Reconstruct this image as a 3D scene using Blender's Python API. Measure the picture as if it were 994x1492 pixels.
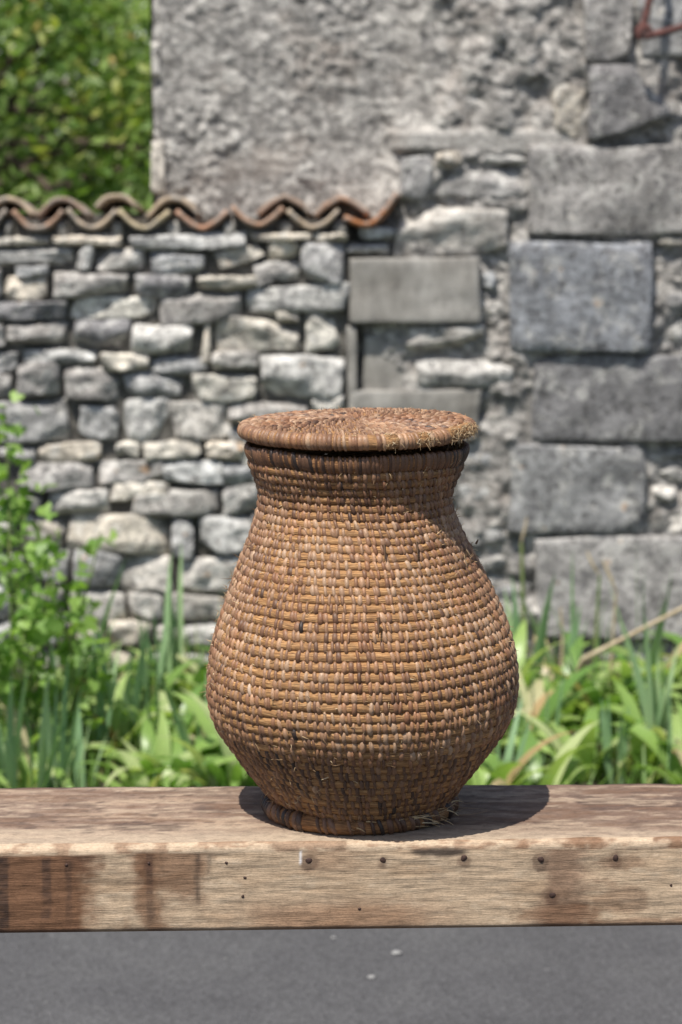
import bpy, math, random
import numpy as np
from mathutils import Vector, Matrix, Euler
R_ = math.radians
rng = np.random.default_rng(7)
random.seed(7)
for o in list(bpy.data.objects): bpy.data.objects.remove(o)
S = bpy.context.scene
COL = S.collection

# ------------------------------------------------------------------ camera
FPX, CXP, CYP = 3500.0, 497.0, 746.0            # focal length and centre in photo pixels
CAMZ, PITCH = 1.58, R_(9.0)
cd = bpy.data.cameras.new('camera'); cam = bpy.data.objects.new('camera', cd); COL.objects.link(cam)
cam.location = (0, 0, CAMZ); cam.rotation_euler = (R_(90) - PITCH, 0, 0)
cd.sensor_fit = 'VERTICAL'; cd.sensor_height = 36.0; cd.lens = 36.0 * FPX / 1492.0
cd.clip_start = 0.05; cd.clip_end = 3000
cd.dof.use_dof = True; cd.dof.focus_distance = 2.62; cd.dof.aperture_fstop = 6.9; cd.dof.aperture_blades = 0
S.camera = cam

# ------------------------------------------------------------------ sky, sun, exposure
SUN = Vector((-0.25, -0.44, 1.0)).normalized()
W = bpy.data.worlds.new('World'); S.world = W; W.use_nodes = True
nt = W.node_tree; nt.nodes.clear()
out = nt.nodes.new('ShaderNodeOutputWorld'); bg = nt.nodes.new('ShaderNodeBackground'); sk = nt.nodes.new('ShaderNodeTexSky')
sk.sky_type = 'NISHITA'; sk.sun_disc = False
sk.sun_elevation = math.asin(SUN.z); sk.sun_rotation = math.atan2(SUN.x, SUN.y)
sk.air_density = 1.0; sk.dust_density = 1.6; sk.ozone_density = 1.0
bg.inputs['Strength'].default_value = 0.10
nt.links.new(sk.outputs[0], bg.inputs[0]); nt.links.new(bg.outputs[0], out.inputs[0])
ld = bpy.data.lights.new('sun', 'SUN'); ld.energy = 5.0; ld.angle = R_(0.53); ld.color = (1.0, 0.95, 0.87)
sun = bpy.data.objects.new('sun', ld); COL.objects.link(sun); sun.location = SUN * 20
sun.rotation_euler = SUN.to_track_quat('Z', 'Y').to_euler()
S.view_settings.view_transform = 'Standard'; S.view_settings.look = 'None'
S.view_settings.exposure = 0.40; S.view_settings.gamma = 1.0
S.view_settings.use_curve_mapping = False
S.render.engine = 'CYCLES'

# ------------------------------------------------------------------ pixel -> place
def ray(x, y):
    c, s = math.cos(PITCH), math.sin(PITCH)
    a, b = (x - CXP) / FPX, (CYP - y) / FPX
    return Vector((a, c + b * s, -s + b * c))
def P(x, y, Y):
    d = ray(x, y); t = Y / d.y
    return Vector((d.x * t, Y, CAMZ + d.z * t))
def Pz(x, y, Z):
    d = ray(x, y); t = (Z - CAMZ) / d.z
    return Vector((d.x * t, d.y * t, Z))
def to_px(p):                                    # numpy (N,3) -> photo pixels
    c, s = math.cos(PITCH), math.sin(PITCH)
    dz = p[:, 2] - CAMZ
    fw = p[:, 1] * c - dz * s; up = p[:, 1] * s + dz * c
    return CXP + FPX * p[:, 0] / fw, CYP - FPX * up / fw

# ------------------------------------------------------------------ numpy noise
def _h(i, j, k, s):
    n = (i * 374761393 + j * 668265263 + k * 2147483647 + s * 1274126177) & 0xFFFFFFFF
    n = ((n ^ (n >> 13)) * 1274126177) & 0xFFFFFFFF
    n = ((n ^ (n >> 16)) * 2246822519) & 0xFFFFFFFF
    return ((n ^ (n >> 15)) & 0xFFFFFF) / float(0xFFFFFF)
def vnoise(x, y, z=0.0, seed=0):
    x, y, z = np.broadcast_arrays(np.asarray(x, float), np.asarray(y, float), np.asarray(z, float))
    i, j, k = (np.floor(a).astype(np.int64) for a in (x, y, z))
    fx, fy, fz = x - i, y - j, z - k
    fx, fy, fz = (a * a * (3 - 2 * a) for a in (fx, fy, fz))
    r = 0
    for a in (0, 1):
        for b in (0, 1):
            for c in (0, 1):
                r = r + _h(i + a, j + b, k + c, seed) * (fx if a else 1 - fx) * (fy if b else 1 - fy) * (fz if c else 1 - fz)
    return r * 2 - 1
def fbm(x, y, z=0.0, oct=4, seed=0):
    r, a, f, t = 0, 1.0, 1.0, 0
    for o in range(oct):
        r = r + a * vnoise(np.asarray(x) * f, np.asarray(y) * f, np.asarray(z) * f, seed + o * 17); t += a; a *= 0.5; f *= 2.03
    return r / t
def worley(x, y, seed=0):
    i, j = np.floor(x).astype(np.int64), np.floor(y).astype(np.int64)
    best = np.full(x.shape, 9.0); sec = np.full(x.shape, 9.0); cid = np.zeros(x.shape)
    for a in (-1, 0, 1):
        for b in (-1, 0, 1):
            hx, hy, hv = _h(i + a, j + b, 1, seed), _h(i + a, j + b, 2, seed), _h(i + a, j + b, 3, seed)
            d = np.hypot(i + a + hx - x, j + b + hy - y)
            m = d < best
            sec = np.where(m, best, np.minimum(sec, d)); cid = np.where(m, hv, cid); best = np.where(m, d, best)
    return best, sec, cid
def sstep(a, b, x):
    t = np.clip((x - a) / (b - a), 0, 1); return t * t * (3 - 2 * t)

# ------------------------------------------------------------------ mesh + object helpers
def quads(name, v, f, smooth=True):
    me = bpy.data.meshes.new(name)
    v = np.ascontiguousarray(v, dtype=np.float32); f = np.ascontiguousarray(f, dtype=np.int32)
    k = f.shape[1]
    me.vertices.add(len(v)); me.vertices.foreach_set('co', v.ravel())
    me.loops.add(f.size); me.loops.foreach_set('vertex_index', f.ravel())
    me.polygons.add(len(f)); me.polygons.foreach_set('loop_start', np.arange(0, f.size, k, dtype=np.int32))
    me.polygons.foreach_set('use_smooth', np.full(len(f), smooth))
    me.update(calc_edges=True); me.validate()
    return me
def attr_f(me, name, a):
    at = me.attributes.new(name, 'FLOAT', 'POINT'); at.data.foreach_set('value', np.ascontiguousarray(a, dtype=np.float32))
def attr_c(me, name, a):
    at = me.attributes.new(name, 'FLOAT_COLOR', 'POINT')
    c = np.ones((len(a), 4), dtype=np.float32); c[:, :3] = a; at.data.foreach_set('color', c.ravel())
def grid_faces(n, m, wrap_n=False, wrap_m=False):
    i = np.arange(n if wrap_n else n - 1)[:, None]; j = np.arange(m if wrap_m else m - 1)[None, :]
    i2, j2 = (i + 1) % n, (j + 1) % m
    return np.stack([i * m + j, i2 * m + j, i2 * m + j2, i * m + j2], -1).reshape(-1, 4)
def ob(name, me, mat=None, parent=None, loc=(0, 0, 0)):
    o = bpy.data.objects.new(name, me); COL.objects.link(o); o.location = loc
    if mat and me is not None and not me.materials: me.materials.append(mat)
    if parent: o.parent = parent
    return o
def empty(name, loc=(0, 0, 0)):
    o = bpy.data.objects.new(name, None); COL.objects.link(o); o.location = loc; o.empty_display_size = 0.05
    return o
def tag(o, label, cat, group=None):
    o['label'] = label; o['category'] = cat
    if group: o['group'] = group
    return o
def kind(o, k): o['kind'] = k; return o
class Bag:                                       # collects quads of one object
    def __init__(s): s.v, s.f, s.a, s.n = [], [], [], 0
    def add(s, v, f, a=None):
        v = np.asarray(v, float); s.v.append(v); s.f.append(np.asarray(f) + s.n); s.n += len(v)
        s.a.append(np.zeros(len(v)) if a is None else np.broadcast_to(np.asarray(a, float), (len(v),)))
    def mesh(s, name, smooth=True):
        me = quads(name, np.concatenate(s.v), np.concatenate(s.f), smooth); attr_f(me, 'tone', np.concatenate(s.a)); return me
def tube(pts, rad, n=6, flat=1.0):               # swept tube through pts, quads; closed ends by collapse
    pts = np.asarray(pts, float); m = len(pts); rad = np.broadcast_to(np.asarray(rad, float), (m,))
    t = np.gradient(pts, axis=0); t /= np.linalg.norm(t, axis=1)[:, None] + 1e-12
    ref = np.array([0, 0, 1.0]) if abs(t[0][2]) < 0.9 else np.array([1.0, 0, 0])
    u = np.cross(t, ref); u /= np.linalg.norm(u, axis=1)[:, None] + 1e-12; w = np.cross(u, t)
    a = np.linspace(0, 2 * np.pi, n, endpoint=False)
    v = pts[:, None, :] + rad[:, None, None] * (np.cos(a)[None, :, None] * u[:, None, :] + flat * np.sin(a)[None, :, None] * w[:, None, :])
    return v.reshape(-1, 3), grid_faces(m, n, wrap_m=True)

# ------------------------------------------------------------------ material helpers
class M:
    def __init__(s, name):
        s.m = bpy.data.materials.new(name); s.m.use_nodes = True; s.nt = s.m.node_tree; s.nt.nodes.clear()
        s.out = s.n('ShaderNodeOutputMaterial'); s.b = s.n('ShaderNodeBsdfPrincipled'); s.l(s.b.outputs[0], s.out.inputs[0])
    def n(s, t, **k):
        x = s.nt.nodes.new(t)
        for a, b in k.items(): setattr(x, a, b)
        return x
    def l(s, a, b): s.nt.links.new(a, b)
    def set(s, sock, v):
        if hasattr(v, 'is_linked') or hasattr(v, 'links'): s.l(v, sock)
        else: sock.default_value = v
    def coord(s, out='Object', scale=(1, 1, 1), rand=False):
        c = s.n('ShaderNodeTexCoord').outputs[out]
        if rand:
            oi = s.n('ShaderNodeObjectInfo'); ad = s.n('ShaderNodeVectorMath', operation='MULTIPLY_ADD')
            cx = s.n('ShaderNodeCombineXYZ')
            for q in range(3): s.l(oi.outputs['Random'], cx.inputs[q])
            s.l(cx.outputs[0], ad.inputs[0]); ad.inputs[1].default_value = (37, 17, 53); s.l(c, ad.inputs[2]); c = ad.outputs[0]
        mp = s.n('ShaderNodeMapping'); mp.inputs['Scale'].default_value = scale; s.l(c, mp.inputs[0]); return mp.outputs[0]
    def noise(s, v, scale, detail=4, rough=0.55, dist=0.0):
        x = s.n('ShaderNodeTexNoise'); s.l(v, x.inputs['Vector']); x.inputs['Scale'].default_value = scale
        x.inputs['Detail'].default_value = detail; x.inputs['Roughness'].default_value = rough; x.inputs['Distortion'].default_value = dist
        return x.outputs['Fac']
    def vor(s, v, scale, out='Distance', feature='F1'):
        x = s.n('ShaderNodeTexVoronoi', feature=feature); s.l(v, x.inputs['Vector']); x.inputs['Scale'].default_value = scale; return x.outputs[out]
    def ramp(s, fac, stops, interp='LINEAR'):
        x = s.n('ShaderNodeValToRGB'); s.l(fac, x.inputs[0]); e = x.color_ramp.elements; x.color_ramp.interpolation = interp
        while len(e) > 1: e.remove(e[-1])
        for i, (p, c) in enumerate(stops):
            c = (c, c, c) if not hasattr(c, '__len__') else c
            k = e[0] if i == 0 else e.new(p)
            k.position = p; k.color = (*c[:3], 1)
        return x.outputs[0]
    def mix(s, fac, a, b, mode='MIX'):
        x = s.n('ShaderNodeMix', data_type='RGBA', blend_type=mode); x.clamp_result = False
        for i, v in ((0, fac), (6, a), (7, b)):
            if isinstance(v, (int, float)) and i == 0: x.inputs[0].default_value = v
            elif isinstance(v, (tuple, list)): x.inputs[i].default_value = (*v[:3], 1)
            elif isinstance(v, (int, float)): x.inputs[i].default_value = (v, v, v, 1)
            else: s.l(v, x.inputs[i])
        return x.outputs[2]
    def math(s, op, a, b=0.0):
        x = s.n('ShaderNodeMath', operation=op)
        for i, v in ((0, a), (1, b)):
            if isinstance(v, (int, float)): x.inputs[i].default_value = v
            else: s.l(v, x.inputs[i])
        return x.outputs[0]
    def attr(s, name, out='Fac'):
        x = s.n('ShaderNodeAttribute'); x.attribute_name = name; return x.outputs[out]
    def bump(s, h, strength=0.5, dist=0.01, nrm=None):
        x = s.n('ShaderNodeBump'); x.inputs['Strength'].default_value = strength; x.inputs['Distance'].default_value = dist
        s.l(h, x.inputs['Height'])
        if nrm: s.l(nrm, x.inputs['Normal'])
        return x.outputs[0]
    def fin(s, col, rough=0.8, bump=None, spec=0.3):
        if isinstance(col, (tuple, list)): s.b.inputs['Base Color'].default_value = (*col[:3], 1)
        else: s.l(col, s.b.inputs['Base Color'])
        if isinstance(rough, (int, float)): s.b.inputs['Roughness'].default_value = rough
        else: s.l(rough, s.b.inputs['Roughness'])
        s.b.inputs['Specular IOR Level'].default_value = spec
        if bump: s.l(bump, s.b.inputs['Normal'])
        return s.m

# limestone rubble: object colour is the stone's own tone
def stone_mat(name, bump_d=0.006, lichen=0.55, ps=30, pk=0.8):
    m = M(name); v = m.coord('Object', rand=True)
    oc = m.n('ShaderNodeObjectInfo').outputs['Color']
    big = m.noise(v, 9, 5, 0.6); mid = m.noise(v, 38, 5, 0.65); fine = m.noise(v, 170, 3, 0.6)
    c = m.mix(1.0, oc, m.ramp(big, [(0.30, 0.55), (0.5, 1.0), (0.72, 1.5)]), 'MULTIPLY')
    c = m.mix(1.0, c, m.ramp(mid, [(0.28, 0.5), (0.5, 1.0), (0.75, 1.45)]), 'MULTIPLY')
    c = m.mix(m.ramp(m.noise(v, 20, 6, 0.72, 0.4), [(0.50, 0.0), (0.62, lichen)]), c, (0.10, 0.098, 0.102))
    c = m.mix(m.ramp(m.noise(v, ps, 6, 0.68, 0.5), [(0.53, 0.0), (0.66, pk)]), c, (0.60, 0.585, 0.545))
    c = m.mix(m.ramp(m.noise(v, 17, 3, 0.5), [(0.70, 0.0), (0.745, 0.6)]), c, (0.50, 0.29, 0.14))
    c = m.mix(1.0, c, m.ramp(fine, [(0.3, 0.8), (0.7, 1.2)]), 'MULTIPLY')
    pit = m.noise(v, 55, 4, 0.6)
    c = m.mix(m.ramp(pit, [(0.34, 0.75), (0.41, 0.0)]), c, (0.05, 0.048, 0.047))
    h = m.math('ADD', m.math('ADD', mid, m.math('MULTIPLY', fine, 0.35)), m.ramp(pit, [(0.34, 0.0), (0.43, 0.6)]))
    return m.fin(c, 0.92, m.bump(h, 0.8, bump_d), 0.2)
MAT_STONE = stone_mat('limestone_rubble'); MAT_ASHLAR = stone_mat('limestone_ashlar', 0.010, 0.55, 17, 0.6)
m = M('lime_mortar'); v = m.coord()
c = m.ramp(m.noise(v, 22, 6, 0.7), [(0.3, (0.06, 0.056, 0.05)), (0.52, (0.13, 0.122, 0.11)), (0.75, (0.22, 0.21, 0.19))])
MAT_MORTAR = m.fin(c, 0.95, m.bump(m.noise(v, 90, 5, 0.7), 0.9, 0.01), 0.15)
m = M('rough_cast'); v = m.coord(); t = m.attr('tone')
c = m.ramp(t, [(0.0, (0.16, 0.152, 0.142)), (0.3, (0.275, 0.262, 0.246)), (0.55, (0.37, 0.352, 0.328)), (0.8, (0.48, 0.458, 0.425)), (1.0, (0.64, 0.62, 0.58))])
c = m.mix(1.0, c, m.ramp(m.noise(v, 55, 6, 0.78), [(0.30, 0.38), (0.5, 1.0), (0.70, 1.55)]), 'MULTIPLY')
c = m.mix(m.ramp(m.noise(v, 5, 4, 0.6), [(0.52, 0.0), (0.68, 0.45)]), c, (0.27, 0.225, 0.19))
c = m.mix(m.ramp(m.noise(v, 8, 5, 0.7, 0.3), [(0.56, 0.0), (0.70, 0.5)]), c, (0.12, 0.12, 0.125))
MAT_CAST = m.fin(c, 0.95, m.bump(m.noise(v, 110, 4, 0.7), 0.8, 0.008), 0.15)
m = M('cement'); v = m.coord('Object', rand=True)
c = m.ramp(m.noise(v, 7, 6, 0.65), [(0.3, (0.19, 0.178, 0.16)), (0.52, (0.275, 0.262, 0.24)), (0.75, (0.37, 0.355, 0.33))])
c = m.mix(1.0, c, m.ramp(m.noise(m.coord('Object', (1, 1, 0.3), True), 22, 5, 0.7, 0.4), [(0.3, 0.72), (0.5, 1.0), (0.7, 1.2)]), 'MULTIPLY')
c = m.mix(m.ramp(m.noise(v, 30, 5, 0.7), [(0.60, 0.0), (0.70, 0.6)]), c, (0.13, 0.125, 0.115))
c = m.mix(1.0, c, m.ramp(m.noise(v, 160, 3), [(0.3, 0.85), (0.7, 1.12)]), 'MULTIPLY')
MAT_CEMENT = m.fin(c, 0.9, m.bump(m.noise(v, 120, 4), 0.35, 0.004), 0.2)
m = M('fired_clay'); v = m.coord('Object', rand=True); oc = m.n('ShaderNodeObjectInfo').outputs['Color']
c = m.mix(1.0, oc, m.ramp(m.noise(v, 30, 5, 0.7), [(0.3, 0.55), (0.55, 1.0), (0.8, 1.35)]), 'MULTIPLY')
c = m.mix(m.ramp(m.noise(v, 18, 5, 0.7), [(0.46, 0.0), (0.60, 0.8)]), c, (0.28, 0.258, 0.23))
MAT_TILE = m.fin(c, 0.9, m.bump(m.noise(v, 80, 4), 0.5, 0.004), 0.2)
m = M('rusty_iron'); v = m.coord()
MAT_RUST = m.fin(m.ramp(m.noise(v, 60, 4), [(0.35, (0.055, 0.03, 0.028)), (0.65, (0.15, 0.06, 0.05))]), 0.75, m.bump(m.noise(v, 200), 0.4, 0.002))
m = M('asphalt_surface'); v = m.coord()
c = m.ramp(m.noise(v, 3, 7, 0.6, 0.3), [(0.3, (0.060, 0.059, 0.062)), (0.5, (0.071, 0.070, 0.073)), (0.72, (0.083, 0.082, 0.084))])
c = m.mix(1.0, c, m.ramp(m.vor(v, 130, 'Color'), [(0.0, 0.72), (1.0, 1.3)]), 'MULTIPLY')
c = m.mix(m.ramp(m.noise(v, 60, 4, 0.6), [(0.655, 0.0), (0.70, 0.45)]), c, (0.24, 0.235, 0.23))
MAT_ASPH = m.fin(c, 0.88, m.bump(m.vor(v, 130), 0.6, 0.006), 0.25)
m = M('garden_soil'); v = m.coord()
MAT_SOIL = m.fin(m.ramp(m.noise(v, 14, 6, 0.7), [(0.3, (0.03, 0.024, 0.017)), (0.7, (0.09, 0.07, 0.05))]), 0.95, m.bump(m.noise(v, 40, 6, 0.7), 1.0, 0.03))
m = M('field_grass'); v = m.coord()
MAT_FIELD = m.fin(m.ramp(m.noise(v, 1.5, 6, 0.7), [(0.3, (0.045, 0.075, 0.02)), (0.7, (0.09, 0.12, 0.035))]), 0.95, m.bump(m.noise(v, 20, 5), 1.0, 0.05))
def leaf_mat(name, stops, trans=0.35, rough=0.45, veins=0.0):
    m = M(name); oi = m.n('ShaderNodeObjectInfo').outputs['Random']
    t = m.math('FRACT', m.math('ADD', m.attr('tone'), m.math('MULTIPLY', oi, 1.0)))
    c = m.ramp(t, stops)
    if veins:
        uv = m.coord('UV', (1, 1, 1)); c = m.mix(1.0, c, m.ramp(m.noise(m.coord('UV', (60, 1.2, 1)), 1.0, 2), [(0.3, 0.8), (0.7, 1.15)]), 'MULTIPLY')
    m.fin(c, rough, None, 0.4)
    tr = m.n('ShaderNodeBsdfTranslucent'); mx = m.n('ShaderNodeMixShader'); mx.inputs[0].default_value = trans
    tc = m.mix(1.0, c, (1.15, 1.3, 0.55), 'MULTIPLY'); m.l(tc, tr.inputs[0])
    m.l(m.b.outputs[0], mx.inputs[1]); m.l(tr.outputs[0], mx.inputs[2]); m.l(mx.outputs[0], m.out.inputs[0])
    return m.m
MAT_TREE = leaf_mat('tree_leaf', [(0.0, (0.10, 0.18, 0.045)), (0.5, (0.20, 0.29, 0.07)), (0.85, (0.31, 0.38, 0.10)), (0.98, (0.38, 0.40, 0.11)), (1.0, (0.40, 0.28, 0.10))], 0.45)
MAT_SHRUB = leaf_mat('shrub_leaf', [(0.0, (0.12, 0.23, 0.045)), (0.5, (0.21, 0.35, 0.075)), (1.0, (0.32, 0.46, 0.13))], 0.45)
MAT_STRAP = leaf_mat('strap_leaf', [(0.0, (0.13, 0.25, 0.06)), (0.35, (0.25, 0.38, 0.10)), (0.7, (0.37, 0.49, 0.17)), (0.88, (0.48, 0.54, 0.27)), (0.95, (0.52, 0.46, 0.28)), (1.0, (0.42, 0.27, 0.13))], 0.4, 0.35, 1)
MAT_IRIS = leaf_mat('iris_leaf', [(0.0, (0.16, 0.28, 0.14)), (0.6, (0.26, 0.40, 0.21)), (1.0, (0.38, 0.52, 0.28))], 0.25, 0.45, 1)
MAT_GRASS = leaf_mat('grass_blade', [(0.0, (0.06, 0.13, 0.02)), (0.7, (0.14, 0.24, 0.05)), (1.0, (0.28, 0.27, 0.11))], 0.3)
m = M('dry_stalk'); MAT_DRY = m.fin(m.ramp(m.noise(m.coord(), 40), [(0.3, (0.30, 0.23, 0.14)), (0.7, (0.52, 0.44, 0.31))]), 0.7)
m = M('green_stalk'); MAT_STALK = m.fin(m.ramp(m.noise(m.coord(), 20), [(0.3, (0.10, 0.16, 0.05)), (0.7, (0.20, 0.22, 0.08))]), 0.6)
m = M('bark'); v = m.coord('Object', (1, 1, 0.3))
MAT_BARK = m.fin(m.ramp(m.noise(v, 30, 6, 0.7), [(0.3, (0.04, 0.03, 0.022)), (0.7, (0.13, 0.10, 0.075))]), 0.9, m.bump(m.noise(v, 40, 5), 1.0, 0.02))
# straw of the coils: fibres run along the coil (UV.x metres along, UV.y round the section)
m = M('straw_coil'); v = m.coord('UV', (1, 1, 1)); t = m.attr('tone')
fib = m.noise(m.coord('UV', (55, 1100, 1)), 1.0, 3, 0.6); blot = m.noise(m.coord('UV', (90, 200, 1)), 1.0, 3, 0.5)
c = m.ramp(fib, [(0.27, (0.085, 0.036, 0.014)), (0.43, (0.26, 0.128, 0.050)), (0.57, (0.42, 0.228, 0.093)), (0.72, (0.62, 0.395, 0.195))])
c = m.mix(1.0, c, m.ramp(blot, [(0.3, 0.62), (0.55, 1.0), (0.75, 1.15)]), 'MULTIPLY')
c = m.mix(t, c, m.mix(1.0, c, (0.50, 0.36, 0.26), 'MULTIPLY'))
MAT_STRAW = m.fin(c, 0.6, m.bump(fib, 0.9, 0.0016), 0.35)
m = M('bramble_stitch'); t = m.attr('tone'); v = m.coord('Object')
c = m.ramp(t, [(0.0, (0.031, 0.021, 0.018)), (0.2, (0.092, 0.048, 0.029)), (0.45, (0.18, 0.094, 0.053)), (0.7, (0.272, 0.155, 0.089)), (0.88, (0.36, 0.235, 0.150)), (1.0, (0.43, 0.34, 0.27))])
c = m.mix(1.0, c, m.ramp(m.noise(v, 420, 3, 0.6), [(0.3, 0.72), (0.55, 1.0), (0.8, 1.25)]), 'MULTIPLY')
c = m.mix(m.ramp(m.noise(v, 26, 4, 0.6), [(0.48, 0.0), (0.66, 0.55)]), c, m.mix(1.0, c, (1.25, 1.0, 0.8), 'MULTIPLY'))
MAT_STITCH = m.fin(c, 0.5, m.bump(m.noise(m.coord('Object', (1, 1, 0.25)), 900, 2), 0.35, 0.0008), 0.4)
m = M('loose_straw'); t = m.attr('tone')
MAT_FIBRE = m.fin(m.ramp(t, [(0.0, (0.12, 0.07, 0.04)), (0.4, (0.30, 0.19, 0.10)), (0.8, (0.50, 0.36, 0.20)), (1.0, (0.62, 0.50, 0.33))]), 0.6, None, 0.3)
m = M('weathered_timber'); v = m.coord('Object'); base = m.attr('wood', 'Color')
gr = m.noise(m.coord('Object', (3.2, 70, 70)), 6.0, 5, 0.65, 0.25); gr2 = m.noise(m.coord('Object', (18, 260, 260)), 4.0, 3, 0.6, 0.3)
c = m.mix(1.0, base, m.ramp(gr, [(0.30, 0.88), (0.5, 1.0), (0.72, 1.07)]), 'MULTIPLY')
c = m.mix(1.0, c, m.ramp(gr2, [(0.30, 0.89), (0.5, 1.0), (0.7, 1.07)]), 'MULTIPLY')
c = m.mix(1.0, c, m.ramp(m.noise(m.coord('Object', (1, 2.2, 2.2)), 330, 4, 0.7), [(0.30, 0.74), (0.5, 1.0), (0.7, 1.16)]), 'MULTIPLY')
c = m.mix(1.0, c, m.ramp(m.noise(m.coord('Object', (1, 1.6, 1.6)), 60, 5, 0.7, 0.6), [(0.32, 0.78), (0.5, 1.0), (0.7, 1.15)]), 'MULTIPLY')
c = m.mix(m.ramp(m.noise(m.coord('Object', (5, 90, 90)), 7.0, 4, 0.7), [(0.64, 0.0), (0.70, 0.6)]), c, m.mix(1.0, c, (0.4, 0.36, 0.33), 'MULTIPLY'))
hb = m.math('ADD', gr, m.math('MULTIPLY', gr2, 0.5))
MAT_WOOD = m.fin(c, 0.72, m.bump(hb, 0.45, 0.002), 0.25)
m = M('nail_iron'); MAT_NAIL = m.fin(m.ramp(m.noise(m.coord(), 400), [(0.3, (0.02, 0.013, 0.011)), (0.7, (0.075, 0.04, 0.03))]), 0.7)
m = M('pale_grit'); MAT_GRIT = m.fin((0.24, 0.236, 0.23), 0.9)

# ================================================================== GROUND
def sheet(name, x0, x1, y0, y1, z, mat, nx=2, ny=2, amp=0.0, sc=3.0):
    xs, ys = np.meshgrid(np.linspace(x0, x1, nx), np.linspace(y0, y1, ny), indexing='ij')
    zz = np.full(xs.shape, float(z)) + (amp * fbm(xs * sc, ys * sc, 0, 4, 5) if amp else 0)
    me = quads(name, np.stack([xs, ys, zz], -1).reshape(-1, 3), grid_faces(nx, ny))
    return kind(ob(name, me, mat), 'structure')
sheet('ground', -400, 400, -100, 900, -0.012, MAT_FIELD)
sheet('road', -30, 30, -15, 5.05, 0.0, MAT_ASPH)
sheet('planting_bed', -4.5, 4.5, 4.98, 7.2, 0.012, MAT_SOIL, 160, 60, 0.03, 4.0)

# ================================================================== STONES
STONE_FACE = 6.98
def cube_shell(n=8):                              # front + four sides of a cube, no back
    g = np.linspace(-1, 1, n + 1); pts, fs, c = [], [], 0
    A, B = np.meshgrid(g, g, indexing='ij'); one = np.ones_like(A)
    for q in ((A, -one, B), (-one, -A, B), (one, A, B), (A, B, one), (A, -B, -one)):
        pts.append(np.stack(q, -1).reshape(-1, 3)); fs.append(grid_faces(n + 1, n + 1) + c); c += (n + 1) ** 2
    return np.concatenate(pts), np.concatenate(fs)
SHELL_V, SHELL_F = cube_shell(12)
def weld(v, f):
    key = np.round(v, 4); u, idx, inv = np.unique(key, axis=0, return_index=True, return_inverse=True)
    return v[idx], inv.ravel()[f]
SHELL_V, SHELL_F = weld(SHELL_V, SHELL_F)
TONE = {0: (0.20, 0.196, 0.20), 1: (0.315, 0.308, 0.30), 2: (0.46, 0.448, 0.425), 3: (0.56, 0.52, 0.45), 4: (0.64, 0.63, 0.60)}
sidx = [0]
def stone(parent, x0, y0, x1, y1, tone, face=STONE_FACE, depth=0.11, p=None, jit=5.0, corners=None, mat=None, col=None, rough=1.0, name='stone'):
    sidx[0] += 1; k = sidx[0]; r = random.Random(k * 31 + 5)
    if corners is None:
        j = min(jit * 1.6, 0.2 * min(x1 - x0, y1 - y0))
        corners = [(x0 + r.uniform(-.3, 1) * j, y0 + r.uniform(-.3, 1) * j), (x1 - r.uniform(-.3, 1) * j, y0 + r.uniform(-.3, 1) * j),
                   (x1 - r.uniform(-.3, 1) * j, y1 - r.uniform(-.3, 1) * j), (x0 + r.uniform(-.3, 1) * j, y1 - r.uniform(-.3, 1) * j)]
    p = p or r.uniform(4.5, 9.0)
    f = face + r.uniform(-0.012, 0.012) * rough
    c4 = [P(a, b, f) for a, b in corners]
    cen = sum(c4, Vector()) / 4
    v = SHELL_V.copy()
    nrm = (np.abs(v) ** p).sum(1) ** (1 / p); v = v / nrm[:, None]
    if rough > 0.5:
        for _ in range(r.randint(5, 8) if p < 12 else 7):
            n3 = np.array([r.uniform(-1, 1), -r.uniform(0.1, 1.1), r.uniform(-1, 1)]); n3 /= np.linalg.norm(n3)
            dd = v @ n3; lim = dd.max() * (r.uniform(0.74, 0.93) if p < 12 else r.uniform(0.84, 0.97)); ex = np.clip(dd - lim, 0, None); v = v - ex[:, None] * n3 * 0.9
    v[:, 0] = np.clip(v[:, 0] * 1.13, -1, 1); v[:, 2] = np.clip(v[:, 2] * 1.13, -1, 1)
    u, w = (v[:, 0] + 1) / 2, (v[:, 2] + 1) / 2
    c = np.array([[q.x, q.z] for q in c4])       # tl, tr, br, bl
    xz = ((1 - u) * w)[:, None] * c[0] + (u * w)[:, None] * c[1] + (u * (1 - w))[:, None] * c[2] + ((1 - u) * (1 - w))[:, None] * c[3]
    hw, hh = (c[1, 0] - c[0, 0]) / 2, (c[0, 1] - c[3, 1]) / 2
    pos = np.stack([xz[:, 0] - cen.x, v[:, 1] * depth / 2 + depth / 2, xz[:, 1] - cen.z], 1)
    s = min(hw, hh); q = pos * (0.55 / s); o = k * 7.3
    a = min(0.26 * s, 0.017) * rough
    for d in range(3):
        pos[:, d] += a * fbm(q[:, 0] + o, q[:, 1] + d * 9.1, q[:, 2] - o, 3, d) * (1.5 if d == 1 else 1.0)
    pos[:, 1] += 0.010 * (0.3 + 0.7 * rough) * fbm(pos[:, 0] * 34 + o, pos[:, 2] * 34, 0, 4, 4)
    o_ = ob(name, quads(name, pos, SHELL_F), mat or MAT_STONE, parent, (cen.x, f, cen.z))
    cl = col or TONE[tone]; g = r.uniform(0.86, 1.16); w = r.uniform(-0.03, 0.05)
    o_.color = (cl[0] * g * (1 + w), cl[1] * g, cl[2] * g * (1 - w), 1)
    return o_

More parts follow.
